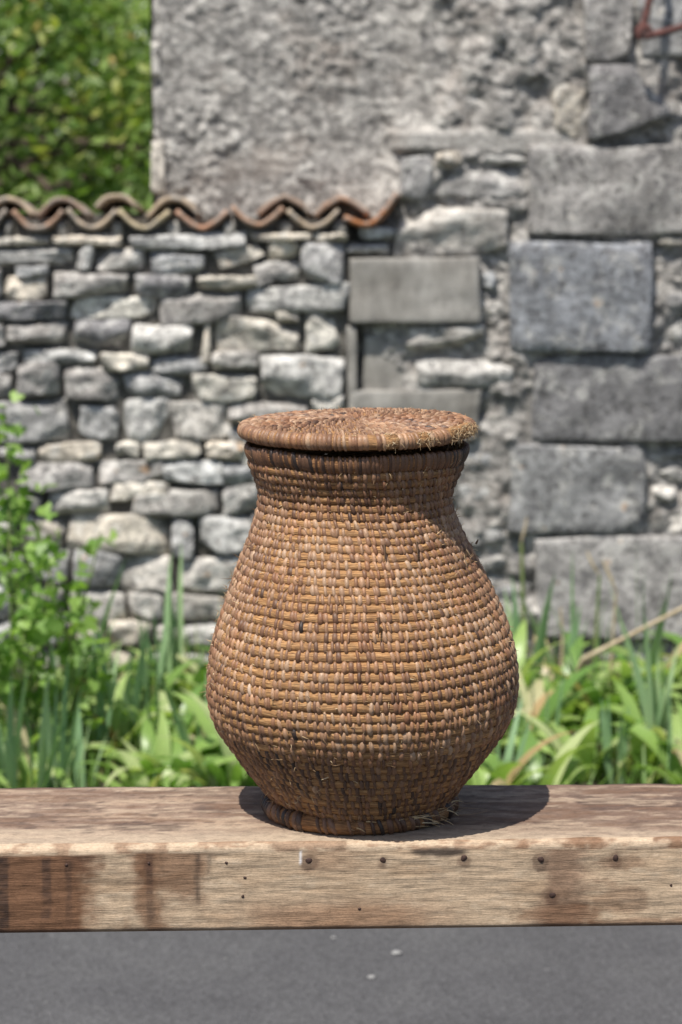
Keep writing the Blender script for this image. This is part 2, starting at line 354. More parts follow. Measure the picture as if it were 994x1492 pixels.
gwall = tag(empty('garden_wall', (-1.0, 7.0, 0)), 'low dry rubble wall of grey limestone capped with wavy clay tiles', 'wall')
gwall_inv = Matrix.Translation((-1.0, 7.0, 0)).inverted()
LISTED = [
 (-34,341,74,361,3),(77,341,180,361,3),(188,340,359,366,2),(361,338,455,353,3),(458,338,508,356,3),
 (-24,359,108,389,2),(138,363,211,396,2),(214,367,302,400,1),(389,349,438,379,3),(440,349,500,416,1),
 (-14,393,3,432,1),(21,387,72,405,1),(4,403,71,438,3),(75,395,188,437,1),(196,396,277,440,0),(285,399,376,424,3),(371,379,439,416,1),(353,414,509,461,2),
 (-24,440,96,468,0),(100,433,229,465,3),(231,427,351,474,1),(311,461,440,518,3),(402,453,438,471,3),(441,449,499,514,3),
 (-14,470,6,508,1),(9,468,100,508,1),(102,462,193,512,0),(193,468,282,518,2),
 (-14,511,28,543,1),(31,508,140,533,2),(148,513,218,541,3),(216,517,301,546,1),(306,511,380,543,2),(377,514,499,584,2),
 (-18,541,20,580,1),(21,530,88,579,1),(89,533,177,590,1),(178,545,271,583,1),(272,541,372,590,3),(334,586,452,622,1),(455,577,502,600,4),
 (-24,580,104,648,1),(110,588,172,645,1),(174,582,247,645,2),(249,582,340,645,2),
 (-14,652,54,677,1),(55,644,152,677,3),(166,645,205,668,3),(209,645,293,672,3),(297,647,360,673,3),
 (26,677,136,720,1),(136,667,239,707,1),(239,669,325,711,2),(324,672,378,707,1),
 (-20,722,62,751,1),(68,714,160,751,2),(161,702,246,730,3),(192,712,322,757,2),(322,705,380,750,2),
 (-30,752,22,803,2),(24,752,95,803,3),(97,745,245,812,3),(247,757,286,818,1),(288,752,378,808,2),
 (-30,806,38,850,1),(40,805,100,852,1),(102,802,178,858,1),(172,809,251,868,2),(254,811,362,869,2),
 (-30,853,18,903,2),(22,856,97,903,1),(98,860,183,911,2),(185,866,242,906,2),(239,867,332,906,2),
 (-30,906,34,946,1),(38,902,95,945,2),(96,902,151,944,3),(153,906,220,942,3),(222,907,263,937,2),(266,909,345,942,2),
]
for a in LISTED: stone(gwall, *a)
stone(gwall, 0, 0, 0, 0, 2, corners=[(118, 359), (138, 358), (130, 393), (109, 394)])
stone(gwall, 0, 0, 0, 0, 3, corners=[(309, 366), (372, 357), (387, 372), (322, 394)])
stone(gwall, 0, 0, 0, 0, 3, corners=[(298, 472), (308, 473), (304, 540), (292, 538)], jit=1)
def fill_rows(x0, x1, y0, y1, seed, parent=gwall, wmin=48, wmax=125):
    r = random.Random(seed); y = y0
    while y < y1 - 12:
        h = min(r.uniform(24, 52), y1 - y); x = x0 + r.uniform(-20, 0)
        while x < x1 - 14:
            w = min(r.uniform(wmin, wmax), x1 - x)
            stone(parent, x, y + 1, x + w - 3, y + h - 1, r.choice([0, 1, 1, 1, 2, 2, 2, 3, 3])); x += w
        y += h + 2
fill_rows(-560, -36, 342, 1000, 3); fill_rows(350, 505, 624, 704, 4); fill_rows(384, 505, 706, 1000, 5); fill_rows(-36, 384, 945, 1000, 6); fill_rows(366, 384, 752, 945, 8, wmin=18, wmax=19)
# wall core, its mortar face recessed behind the stones
xl, xr = P(-565, 600, 7.03).x, P(507, 600, 7.03).x; zt = P(0, 318, 7.03).z
xs = np.linspace(xl, xr, 150); zs = np.linspace(-0.05, zt, 90)
A, B = np.meshgrid(xs, zs, indexing='ij')
core = Bag()
core.add(np.stack([A, 7.018 + 0.016 * fbm(A * 20, B * 20, 0, 4, 8), B], -1).reshape(-1, 3), grid_faces(150, 90)[:, ::-1])
for (xa, xb) in ((xl, xr),):
    v = np.array([[xa, 7.034, -.05], [xb, 7.034, -.05], [xb, 7.034, zt], [xa, 7.034, zt], [xa, 7.4, -.05], [xb, 7.4, -.05], [xb, 7.4, zt], [xa, 7.4, zt]])
    core.add(v, [[3, 2, 6, 7], [0, 4, 5, 1], [4, 7, 6, 5], [0, 3, 7, 4], [1, 5, 6, 2]])
ob('mortar_core', core.mesh('mortar_core'), MAT_MORTAR, gwall)
# coping: channel tiles and cover tiles
def tile_mesh(w, h, L, th, up, seed, slope=R_(-6), skew=0.0, span=1.0):
    n = 15; t = np.linspace(-1, 1, n) * span
    prof = np.stack([t * w / 2, (np.cos(t * np.pi / 2 * 0.98)) * h * (1 if up else -1) + skew * t], 1)
    d = np.gradient(prof, axis=0); nn = np.stack([-d[:, 1], d[:, 0]], 1); nn /= np.linalg.norm(nn, axis=1)[:, None]
    ring = np.concatenate([prof + nn * th / 2, (prof - nn * th / 2)[::-1]])
    ys = np.array([0, 0.006, 0.13, 0.26, L]); v = []
    for i, y in enumerate(ys):
        sc = 0.9 if i == 0 else 1.0
        cen = np.concatenate([prof, prof[::-1]]); r2 = cen + (ring - cen) * sc
        wob = 0.004 * np.stack([vnoise(r2[:, 0] * 30 + seed, y * 9, 0, 1), vnoise(r2[:, 0] * 30, y * 9 + seed, 3, 2)], 1)
        v.append(np.stack([r2[:, 0] + wob[:, 0], np.full(len(r2), y * math.cos(slope)) + 0.004 * vnoise(r2[:, 0] * 40, seed, 0, 7), r2[:, 1] + wob[:, 1] + y * math.sin(slope)], 1))
    v = np.concatenate(v); m_ = 2 * n
    f = grid_faces(len(ys), m_, wrap_m=True)
    cap = np.array([[i, i + 1, m_ - 2 - i, m_ - 1 - i] for i in range(n - 1)])
    return quads('tile', v, np.concatenate([f, cap, (cap + (len(ys) - 1) * m_)[:, ::-1]]))
TC = [(0.38, 0.235, 0.16), (0.42, 0.33, 0.24), (0.30, 0.22, 0.17), (0.44, 0.25, 0.165), (0.50, 0.41, 0.27)]
YT = 6.968
def tile(px, py, wpx, hpx, up, y, colr, seed, skew=0.0, span=1.0, tilt=0.0):
    s = y / FPX * 1.0
    o = ob('tile', tile_mesh(wpx * s, hpx * s, 0.36, 0.0150, up, seed, skew=skew * s, span=span), MAT_TILE, gwall, P(px, py, y)); o.color = (*colr, 1)
    o.rotation_euler.y = tilt
    return o
lower = [(-110, 306), (-29, 306), (54, 307), (133, 305), (210, 306), (295, 306), (375, 300), (456, 304)]
for i, (px, py) in enumerate(lower): tile(px, py, 73, 26, False, YT + 0.004 * (i % 3), [TC[0], TC[2], TC[0], TC[1], TC[4], TC[3], TC[0], TC[1]][i], i * 3.7)
for i in range(5): tile(-191 - 81 * i, 306, 79, 27, False, YT, TC[i % 5], 60 + i)
tile(540, 297, 82, 27, False, YT - 0.01, (0.40, 0.17, 0.075), 41, skew=12, tilt=R_(-8))
upper = [(-69, 314, 1.0), (12, 315, 1.0), (92, 315, 1.0), (170, 311, 0.78), (252, 315, 1.0), (415, 313, 1.0), (498, 314, 1.0)]
for i, (px, py, sp) in enumerate(upper): tile(px, py, 76, 26, True, YT + 0.035 + 0.004 * (i % 2), [TC[2], TC[1], TC[2], TC[1], TC[1], TC[2], TC[0]][i], 90 + i * 2.3, span=sp)
for i in range(5): tile(-150 - 81 * i, 315, 81, 27, True, YT + 0.035, TC[(i + 2) % 5], 120 + i)
# mortar bedding under the tiles, lumps between the channel tiles
bed = Bag()
for px in list(range(-520, -20, 81)) + [14, 93, 172, 253, 335, 416, 496]:
    c0 = P(px, 334, 7.02); k = px * 0.7
    v = SHELL_V / ((np.abs(SHELL_V) ** 3).sum(1) ** (1 / 3))[:, None] * np.array([0.013, 0.03, 0.024]) * np.array([1 + 0.5 * math.sin(k), 1, 1])
    v = v + 0.008 * np.stack([fbm(v[:, 0] * 40 + k, v[:, 1] * 40, v[:, 2] * 40, 3, d) for d in range(3)], 1)
    bed.add(v + np.array(c0), SHELL_F)
ob('mortar_bedding', bed.mesh('mortar_bedding'), MAT_CEMENT, gwall)

# ================================================================== HOUSE
HX0 = P(220, 200, 7.14).x
house = tag(empty('stone_house', (1.2, 7.1, 0)), 'old stone house corner with rough-cast wall and large grey quoin blocks', 'house')
gx = np.unique(np.concatenate([np.arange(HX0, 1.12, 0.0068), np.linspace(1.12, 5.5, 40)]))
gz = np.unique(np.concatenate([np.linspace(-0.05, 0.0, 3), np.arange(0.0, 2.12, 0.0068), np.linspace(2.12, 3.6, 24)]))
A, B = np.meshgrid(gx, gz, indexing='ij')
pp = np.stack([A.ravel(), np.full(A.size, 7.1), B.ravel()], 1); ux, uy = to_px(pp); ux = ux.reshape(A.shape); uy = uy.reshape(A.shape)
wx = A + 0.035 * fbm(A * 14, B * 14, 0, 4, 3); wz = B + 0.035 * fbm(A * 14, B * 14, 5, 4, 4)
d1, d2, cid = worley(wx / 0.036, wz / 0.028, 5); e1, e2, cid2 = worley(wx / 0.019, wz / 0.016, 9)
h = 0.006 * np.sqrt(np.clip(1 - d1 * d1 * 1.25, 0, 1)) * (0.2 + 1.2 * cid) + 0.008 * (1 - e1) * (0.3 + cid2) + 0.012 * fbm(A * 6, B * 6, 0, 4, 6) + 0.008 * fbm(A * 34, B * 38, 0, 4, 16)
flat_ = sstep(-0.25, 0.25, fbm(A * 4.5, B * 4.5, 3, 3, 41)); h = h * (0.55 + 0.45 * flat_)
right = sstep(540, 640, ux + 25 * fbm(A * 5, B * 5, 2, 3, 11) + 0.35 * np.clip(uy - 230, -120, 200))
Y = 7.145 - h - right * 0.116
lump = 0.036 * fbm(A * 13, B * 13, 7, 4, 21) * right
edge = sstep(HX0, HX0 + 0.03, A); Y = Y - lump + 0.02 * (1 - edge)
band = sstep(186, 194, uy) * (1 - sstep(216, 226, uy)) * sstep(560, 600, ux) * (1 - sstep(835, 860, ux))
Y = Y * (1 - band) + band * (7.015 + 0.006 * fbm(A * 18, B * 18, 1, 4, 31))
tone = np.clip(0.16 + 0.50 * cid * (1 - 0.25 * right) + 0.55 * (cid2 - .4) - 0.30 * sstep(0.55, 0.85, d1) - 0.25 * sstep(0.55, 0.9, e1), 0, 1)
tone = tone * (1 - band) + band * (0.55 + 0.12 * fbm(A * 8, B * 8, 0, 3, 2))
hb_ = Bag(); AX = A + (1 - sstep(0, 0.05, A - HX0)) * (0.010 + 0.014 * fbm(B * 11, 0 * B + 3.0, 0, 4, 77)); hb_.add(np.stack([AX, Y, B], -1).reshape(-1, 3), grid_faces(len(gx), len(gz))[:, ::-1], tone.ravel())
ob('rough_cast_wall', hb_.mesh('rough_cast_wall'), MAT_CAST, house)
side = Bag()
v = np.array([[HX0, 7.165, -.05], [HX0, 12, -.05], [HX0, 12, 3.6], [HX0, 7.165, 3.6], [5.5, 7.15, -.05], [5.5, 12, -.05], [5.5, 12, 3.6], [5.5, 7.15, 3.6]])
side.add(v, [[0, 3, 2, 1], [4, 5, 6, 7], [1, 2, 6, 5], [3, 7, 6, 2]], 0.5)
ob('side_wall', side.mesh('side_wall', False), MAT_CAST, house)
BL = (0.19, 0.192, 0.20); BG = (0.29, 0.289, 0.288); PALE = (0.43, 0.42, 0.40); WARM = (0.42, 0.385, 0.33)
QF = 7.0
def hs(x0, y0, x1, y1, col, face=QF, **k):
    k.setdefault('p', 14); k.setdefault('jit', 4); k.setdefault('rough', 0.85)
    return stone(house, x0, y0, x1, y1, 1, face=face, col=col, mat=k.pop('mat', MAT_ASHLAR), depth=0.12, **k)
# quoins
hs(770, 207, 1075, 346, BG); hs(739, 347, 953, 517, BL, face=6.985); hs(776, 518, 1075, 646, BL); hs(738, 648, 945, 783, BG, face=6.99); hs(781, 784, 1075, 932, BG, face=6.99)
hs(0, 0, 0, 0, BL, corners=[(862, 95), (924, 93), (980, 164), (858, 206)], face=6.98, p=14)
hs(0, 0, 0, 0, WARM, corners=[(808, 122), (850, 108), (858, 200), (806, 204)], face=7.0, p=5, rough=1)
hs(846, -12, 924, 91, BG, face=6.985); hs(930, -30, 1075, 92, BG, face=7.01)
hs(1010, 100, 1080, 204, BG, face=7.02)
for (x0, y0, x1, y1, c_) in [(958, 346, 1040, 362, WARM), (972, 388, 1040, 420, PALE), (968, 425, 1030, 462, BG), (974, 466, 1050, 510, PALE),
                            (947, 649, 1050, 675, BG), (947, 677, 1020, 705, PALE), (948, 707, 992, 736, PALE), (996, 707, 1060, 736, BG), (949, 738, 1060, 777, PALE)]:
    hs(x0, y0, x1, y1, c_, face=7.015, p=4, rough=1, mat=MAT_STONE)
# infill between wall and quoins
for (x0, y0, x1, y1, c_, p_) in [(583, 226, 630, 298, BG, 6), (632, 218, 679, 247, WARM, 5), (686, 222, 770, 241, PALE, 5), (634, 246, 765, 304, BG, 4.5),
                                 (520, 330, 579, 354, PALE, 5), (504, 355, 566, 373, PALE, 5), (592, 473, 706, 513, PALE, 6), (603, 519, 752, 567, PALE, 6),
                                 (693, 430, 729, 466, (0.6, 0.58, 0.55), 3), (700, 394, 729, 426, BG, 3)]:
    hs(x0, y0, x1, y1, c_, face=7.0, p=p_, rough=1, mat=MAT_STONE)
hs(0, 0, 0, 0, PALE, corners=[(588, 300), (742, 308), (738, 368), (574, 378)], face=6.985, p=5, rough=1.2, mat=MAT_STONE)
for (x0, y0, x1, y1, f_) in [(508, 375, 702, 471, 6.99), (506, 474, 522, 598, 6.99), (526, 488, 590, 600, 7.03), (510, 569, 700, 645, 6.995)]:
    o = hs(x0, y0, x1, y1, PALE, face=f_, p=20, jit=3, rough=0.45, mat=MAT_CEMENT, name='cement_block')
r = random.Random(12)
for (x0, y0, x1, y1, c_) in [(640, 650, 735, 692, BG), (664, 696, 730, 748, PALE), (640, 752, 690, 800, BG), (694, 762, 745, 802, PALE), (690, 806, 744, 838, PALE),
                             (748, 800, 780, 850, PALE), (700, 842, 776, 880, BG), (690, 884, 738, 930, PALE), (742, 884, 780, 926, BG), (776, 934, 816, 986, WARM), (735, 932, 774, 984, BG),
                             (820, 938, 905, 990, BG), (908, 936, 1010, 992, BG), (690, 600, 735, 646, BG), (520, 650, 600, 700, BG), (604, 650, 637, 700, BG),
                             (512, 704, 590, 760, PALE), (594, 704, 660, 750, BG), (512, 764, 636, 820, BG), (512, 824, 600, 880, PALE), (604, 806, 686, 880, BG), (512, 884, 620, 950, BG), (624, 884, 686, 950, PALE), (512, 954, 730, 996, BG)]:
    hs(x0, y0, x1, y1, c_, face=7.02, p=3.6, jit=7, rough=1.3, mat=MAT_STONE)
hs(219, 204, 241, 284, (0.50, 0.47, 0.42), face=7.12, p=8, rough=0.5); hs(221, 60, 233, 110, (0.45, 0.43, 0.40), face=7.125, p=8, rough=0.5)
# rusty iron bracket fixed to the wall
br = Bag()
def bar(a, b, r_=0.008): br.add(*tube([np.array(a) + (np.array(b) - np.array(a)) * t for t in np.linspace(0, 1, 5)], r_, 8))
e0 = P(935, 50, 6.90); bar(P(962, -70, 6.93), e0, 0.011)
t_ = np.linspace(0, 2 * np.pi, 17); br.add(*tube(np.stack([e0.x + 0.006 + 0.018 * np.cos(t_), np.full(17, e0.y), e0.z + 0.006 + 0.018 * np.sin(t_)], 1), 0.0075, 8))
bar(P(940, 54, 6.90), P(1030, 30, 6.93), 0.010); bar(P(1030, 30, 6.93), P(1030, 28, 7.06), 0.010); bar(P(962, -70, 6.93), P(962, -72, 7.06), 0.011)
ob('wall_bracket', br.mesh('wall_bracket'), MAT_RUST, house)
# parent stones were placed in world space: keep their place under the Empties
for root in (gwall, house):
    inv = Matrix.Translation(root.location).inverted()
    for ch in root.children: ch.matrix_parent_inverse = inv

# ================================================================== BENCH
ZB = 0.80
LX, RX = -1.05, 0.60
def lerp_line(pa, pb, x): return pa.y + (pb.y - pa.y) * (x - pa.x) / (pb.x - pa.x)
fa, fb = Pz(0, 1233, ZB), Pz(994, 1222, ZB); ba, bb = Pz(0, 1149, ZB), Pz(994, 1143.5, ZB)
xs = np.unique(np.concatenate([np.linspace(LX, -0.41, 60), np.arange(-0.41, 0.41, 0.0025), np.linspace(0.41, RX, 30)]))
yf = lerp_line(fa, fb, xs); yb = lerp_line(ba, bb, xs)
zb_l, zb_r = P(0, 1361, fa.y).z, P(994, 1349.5, fb.y).z
zbot = zb_l + (zb_r - zb_l) * (xs - fa.x) / (fb.x - fa.x)
RE = 0.0095
sec = []
for t in np.linspace(0, 1, 44): sec.append(('top', t))
for t in np.linspace(0.12, 1, 8): sec.append(('rnd', t))
for t in np.linspace(0.03, 1, 40): sec.append(('fr', t))
for t in (0.0, 0.5, 1.0): sec.append(('bot', t))
for t in (0.25, 0.6, 0.93): sec.append(('bk', t))
cols_ = []
re = RE * (1 + 0.35 * fbm(xs * 9, 3.3, 0, 3, 51))
for kd, t in sec:
    if kd == 'top': y_, z_ = yb + 0.004 + (yf + re - yb - 0.004) * t, np.full_like(xs, ZB)
    elif kd == 'rnd': a = t * math.pi / 2; y_, z_ = yf + re - re * math.sin(a), ZB - re + re * math.cos(a)
    elif kd == 'fr': y_, z_ = yf + 0 * xs, (ZB - re) + (zbot + 0.004 - ZB + re) * t
    elif kd == 'bot': y_, z_ = yf + 0.004 + (yb - yf - 0.008) * t, zbot
    else: y_, z_ = yb + 0 * xs, zbot + 0.004 + (ZB - 0.008 - zbot) * t
    nz = 0.0012 * fbm(xs * 11, y_ * 60, z_ * 60, 4, 52) + 0.0007 * fbm(xs * 40, y_ * 260, z_ * 260, 3, 53)
    if kd in ('top', 'rnd'): z_ = z_ + nz
    if kd in ('rnd', 'fr'): y_ = y_ - nz * 1.2
    cols_.append(np.stack([xs, y_, z_], 1))
V = np.stack(cols_, 1); n_, m_ = V.shape[:2]; V = V.reshape(-1, 3)
px, py = to_px(V); istop = np.tile(np.array([k in ('top', 'bk') for k, t in sec]), n_); isr = np.tile(np.array([k == 'rnd' for k, t in sec]), n_)
def col(c): return np.array([(q / 255.0 / 12.92 if q / 255.0 <= 0.04045 else ((q / 255.0 + 0.055) / 1.055) ** 2.4) for q in c])
def lay(base, mask, c, k=1.0): mk = (np.clip(mask, 0, 1) * k)[:, None]; return base * (1 - mk) + mk * np.asarray(c)
N1 = fbm(V[:, 0] * 14, V[:, 1] * 60, V[:, 2] * 60, 5, 61); N2 = fbm(V[:, 0] * 60, V[:, 1] * 260, V[:, 2] * 260, 4, 62); N3 = fbm(V[:, 0] * 5, V[:, 1] * 18, V[:, 2] * 18, 4, 63)
N4 = fbm(V[:, 0] * 45, V[:, 1] * 45, V[:, 2] * 45, 5, 64)
PALEW, TAN, BRN, DBRN, GRY, BLK = col((186, 163, 134)), col((165, 138, 108)), col((118, 86, 62)), col((78, 54, 42)), col((128, 113, 100)), col((46, 38, 36))
# top: weathered grey-brown with paler worn streaks
ct = np.tile(col((142, 118, 98)), (len(V), 1))
ct = lay(ct, sstep(-0.1, 0.5, N1), col((168, 142, 116))); ct = lay(ct, sstep(0.05, 0.5, -N3), col((118, 97, 80)), 0.85); ct = lay(ct, sstep(0.18, 0.5, N2), col((186, 164, 138)), 0.7); ct = lay(ct, sstep(0.2, 0.5, -N2), col((92, 74, 62)), 0.7)
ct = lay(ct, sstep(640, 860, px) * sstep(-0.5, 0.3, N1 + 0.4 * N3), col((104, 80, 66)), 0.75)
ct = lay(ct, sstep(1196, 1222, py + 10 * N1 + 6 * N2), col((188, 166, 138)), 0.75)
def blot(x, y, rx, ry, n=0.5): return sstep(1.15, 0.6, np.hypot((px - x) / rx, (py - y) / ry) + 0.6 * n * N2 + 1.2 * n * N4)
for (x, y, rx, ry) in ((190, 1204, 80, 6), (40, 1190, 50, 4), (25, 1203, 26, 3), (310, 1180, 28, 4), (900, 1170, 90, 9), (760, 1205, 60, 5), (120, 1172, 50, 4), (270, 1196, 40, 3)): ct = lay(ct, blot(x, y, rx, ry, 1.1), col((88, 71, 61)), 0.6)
# front: pale sawn face with brown stains and dark drips
N5 = fbm(V[:, 0] * 16, V[:, 1] * 110, V[:, 2] * 20, 5, 65); ct = lay(ct, sstep(0.0, 0.35, N5 + 0.4 * N2) * (1 - sstep(1195, 1218, py)), col((116, 88, 68)), 0.75); ct = lay(ct, sstep(0.10, 0.4, -N5 + 0.3 * N2), col((182, 158, 130)), 0.6)
cf = np.tile(PALEW, (len(V), 1)); cf = lay(cf, sstep(0.0, 0.6, N1), TAN, 0.6); cf = lay(cf, sstep(0.1, 0.5, N2), col((202, 182, 154)), 0.5)
st = lambda a, b, c, d: sstep(a - 6, b + 6, px + 30 * N4 + 8 * N2) * (1 - sstep(c - 6, d + 8, px + 30 * N4 + 8 * N2))
left = 1 - sstep(112, 152, px + 34 * N4 + 8 * N2)
cf = lay(cf, left, BRN); cf = lay(cf, left * sstep(-0.1, 0.4, N3), DBRN, 0.6)
cf = lay(cf, st(196, 214, 282, 308) * (1 - sstep(1285, 1325, py + 30 * N4)), BRN, 0.75)
cf = lay(cf, st(196, 206, 232, 246), BRN, 0.8)
cf = lay(cf, st(300, 420, 560, 700) * sstep(1296, 1335, py + 14 * N1), col((142, 106, 78)), 0.7)
cf = lay(cf, st(430, 445, 500, 560) * (1 - sstep(1262, 1275, py)), col((150, 118, 90)), 0.5)
cf = lay(cf, st(775, 800, 838, 870), col((122, 94, 74)), 0.75); cf = lay(cf, blot(815, 1334, 70, 18), BRN, 0.65)
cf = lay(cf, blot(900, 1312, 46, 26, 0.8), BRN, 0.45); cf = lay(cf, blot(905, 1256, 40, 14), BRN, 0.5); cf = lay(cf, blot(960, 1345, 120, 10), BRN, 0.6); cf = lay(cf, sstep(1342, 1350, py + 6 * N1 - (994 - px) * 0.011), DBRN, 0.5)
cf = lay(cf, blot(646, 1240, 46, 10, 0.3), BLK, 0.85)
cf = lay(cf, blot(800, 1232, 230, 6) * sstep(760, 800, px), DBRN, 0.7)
for (x, w, y0, y1, s_) in ((4, 8, 1240, 1360, .8), (68, 6, 1250, 1352, .62), (100, 4, 1255, 1352, .5), (220, 5, 1245, 1352, .5), (287, 3, 1240, 1322, .65), (305, 3, 1240, 1282, .35)):
    d = sstep(w + 2.5, w - 1.5, np.abs(px + 5 * N4 - x)) * (1 - sstep(y1 - 16, y1, py + 14 * N4)) * np.clip(0.75 + 0.8 * N2, 0, 1) * sstep(y0 - 4, y0 + 4, py); cf = lay(cf, d, BLK, s_)
for (x, y) in ((450, 1254), (558, 1253), (676, 1250), (788, 1252), (897, 1250), (805, 1304), (217, 1258)): cf = lay(cf, blot(x, y + 5, 12, 13), DBRN, 0.6)
cf = lay(cf, sstep(2.2, 1.0, np.abs(px - 439)) * sstep(1236, 1239, py) * (1 - sstep(1257, 1261, py)), (0.7, 0.68, 0.64), 0.9)
lip = np.tile(col((192, 170, 142)), (len(V), 1)); lip = lay(lip, sstep(0.02, 0.3, N4), col((140, 112, 88)), 0.75); lip = lay(lip, sstep(0.05, 0.45, N2 + 0.4 * N1), col((150, 120, 94)), 0.8)
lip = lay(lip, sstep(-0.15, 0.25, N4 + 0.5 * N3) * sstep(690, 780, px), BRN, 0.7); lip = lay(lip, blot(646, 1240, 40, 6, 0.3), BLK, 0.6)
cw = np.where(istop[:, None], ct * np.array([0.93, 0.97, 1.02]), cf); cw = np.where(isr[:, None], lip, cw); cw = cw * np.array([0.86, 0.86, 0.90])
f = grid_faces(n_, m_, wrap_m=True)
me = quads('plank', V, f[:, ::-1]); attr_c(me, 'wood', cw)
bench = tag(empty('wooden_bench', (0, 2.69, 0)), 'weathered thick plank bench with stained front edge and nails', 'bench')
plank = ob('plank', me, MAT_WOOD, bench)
def wood_box(name, x0, x1, y0, y1, z0, z1, c, parent=bench, bulge=None):
    n = 14; zz = np.linspace(z0, z1, n); b = Bag(); rows = []
    for z in zz:
        e = 0.003 * fbm(z * 9, x0 * 7, 0, 3, 71)
        rows += [[x0 + e, y0, z], [x1 + e, y0 + e, z], [x1 + e, y1, z], [x0 + e, y1, z]]
    fs = np.concatenate([grid_faces(n, 4, wrap_m=True)[:, ::-1], [[0, 3, 2, 1]], [[4 * n - 4, 4 * n - 3, 4 * n - 2, 4 * n - 1]]])
    me = quads(name, np.array(rows), fs, False); attr_c(me, 'wood', np.tile(c, (len(rows), 1))); return ob(name, me, MAT_WOOD, parent)
zu = min(zb_l, zb_r) - 0.002
for (a, b) in ((-0.98, -0.88), (0.439, 0.53)):
    wood_box('leg', a, b, 2.572, 2.64, 0.0, zu, BRN); wood_box('leg', a, b, 2.735, 2.80, 0.0, zu, BRN)
    wood_box('crosspiece', a + 0.02, b - 0.02, 2.642, 2.733, 0.25, 0.31, BRN)
# nail heads
def nail_mesh(r_):
    a = np.linspace(0, 2 * np.pi, 12, endpoint=False); rings = []
    for rr, d in ((1.0, 0.0030), (1.0, 0.0003), (0.8, -0.0002), (0.05, -0.0004)):
        w = 1 + 0.1 * np.sin(a * 2 + 1) + 0.06 * np.sin(a * 3)
        rings.append(np.stack([r_ * rr * w * np.cos(a), np.full(12, d), r_ * rr * w * np.sin(a)], 1))
    return quads('nail', np.concatenate(rings), grid_faces(4, 12, wrap_m=True))
nm, nm2 = nail_mesh(0.0036), nail_mesh(0.0018)
for i, (x, y, big) in enumerate(((450, 1254, 1), (558, 1253, 1), (676, 1250, 1), (788, 1252, 1), (897, 1250, 1), (805, 1304, 1), (217, 1258, 0), (97, 1260, 0), (330, 1257, 0), (354, 1306, 0), (357, 1279, 0), (978, 1290, 0), (524, 1324, 0))):
    t = P(x, y, fa.y); yy = lerp_line(fa, fb, t.x); q_ = P(x, y, yy); fr_ = np.abs(V[:, 1] - yy) < 0.004; k_ = np.argmin(np.where(fr_, np.hypot(V[:, 0] - q_.x, V[:, 2] - q_.z), 9)); q_.y = float(V[k_, 1]) - 0.0004
    o = ob('nail', nm if big else nm2, MAT_NAIL, bench, q_); o.rotation_euler.y = i * 1.3
inv = Matrix.Translation(bench.location).inverted()
for ch in bench.children: ch.matrix_parent_inverse = inv

# ================================================================== BASKET
foot_c = Pz(523, 1169, ZB + 0.0095); YB = foot_c.y; XB = foot_c.x
prof_px = [(657, 165, 519.5), (677, 158.7, 518.5), (694, 150.5, 518.5), (713, 143.5, 518.5), (732, 144.5, 519), (758, 152.7, 520), (788, 165, 522), (807, 174, 522), (832, 185, 522),
           (852, 193.7, 523), (898, 211.6, 525), (925, 220, 526.5), (955, 226.3, 527.7), (990, 229, 528), (1024, 225.5, 528.2), (1053, 213.8, 528), (1074, 198.5, 527), (1104, 177, 525), (1131, 156, 523), (1152, 139, 522.5), (1164, 129, 522.5), (1176, 119, 522.5)]
pr = []
for (y, rpx, cpx) in prof_px:
    a, b = P(cpx - rpx, y, YB), P(cpx + rpx, y, YB); pr.append(((b.x - a.x) / 2, a.z, (a.x + b.x) / 2))
pr = np.array(pr); s = np.concatenate([[0], np.cumsum(np.hypot(np.diff(pr[:, 0]), np.diff(pr[:, 1])))])
ss = np.linspace(0, s[-1], 600); pk = np.ones(41) / 41
def smooth(a): return np.convolve(np.pad(a, 20, mode='reflect', reflect_type='odd'), pk, 'valid')
PR, PZ_, PCX = (smooth(np.interp(ss, s, pr[:, i])) for i in range(3))
basket = tag(empty('coiled_basket', (XB, YB, ZB)), 'brown coiled straw basket with narrow neck and round belly', 'basket')
lid = tag(empty('basket_lid', (0, 0, 0)), 'flat round coiled straw lid with frayed edge on the basket', 'lid')
def coil_mesh(Rr, Zc, cx, cy, t, flat, N, seed, nseg=220, nsec=11, dark=0.0, nsq=1.0):
    ph = np.linspace(0, 2 * np.pi, nseg, endpoint=False) + np.pi / 2; al = np.linspace(0, 2 * np.pi, nsec, endpoint=False)
    PH, AL = np.meshgrid(ph, al, indexing='ij')
    T = np.array([N[1], -N[0]])
    rr = t * (1 + 0.10 * fbm(np.cos(PH) * 14 + seed, np.sin(PH) * 14, AL * 0.5, 3, seed % 97))
    dn = rr * np.cos(AL) * nsq; dt = rr * np.sin(AL) * flat
    Rn = Rr + wob(PH, Zc) + dn * N[0] + dt * T[0]; Zn = Zc + zwob(PH, Zc) + dn * N[1] + dt * T[1]
    v = np.stack([cx + Rn * np.cos(PH), cy + Rn * np.sin(PH), Zn], -1).reshape(-1, 3)
    f = grid_faces(nseg, nsec, True, True); me = quads('coil', v, f)
    uvl = me.uv_layers.new(name='UVMap'); i = np.arange(nseg)[:, None]; j = np.arange(nsec)[None, :]
    U = np.stack([np.stack([(i + a + 0 * j) * (2 * np.pi * Rr / nseg) + seed * 0.37, (j + b + 0 * i) * (2 * np.pi * t / nsec) + seed * 0.11], -1) for a, b in ((0, 0), (1, 0), (1, 1), (0, 1))], 2)
    uvl.data.foreach_set('uv', U.reshape(-1).astype(np.float32)); attr_f(me, 'tone', np.full(len(v), dark)); return me
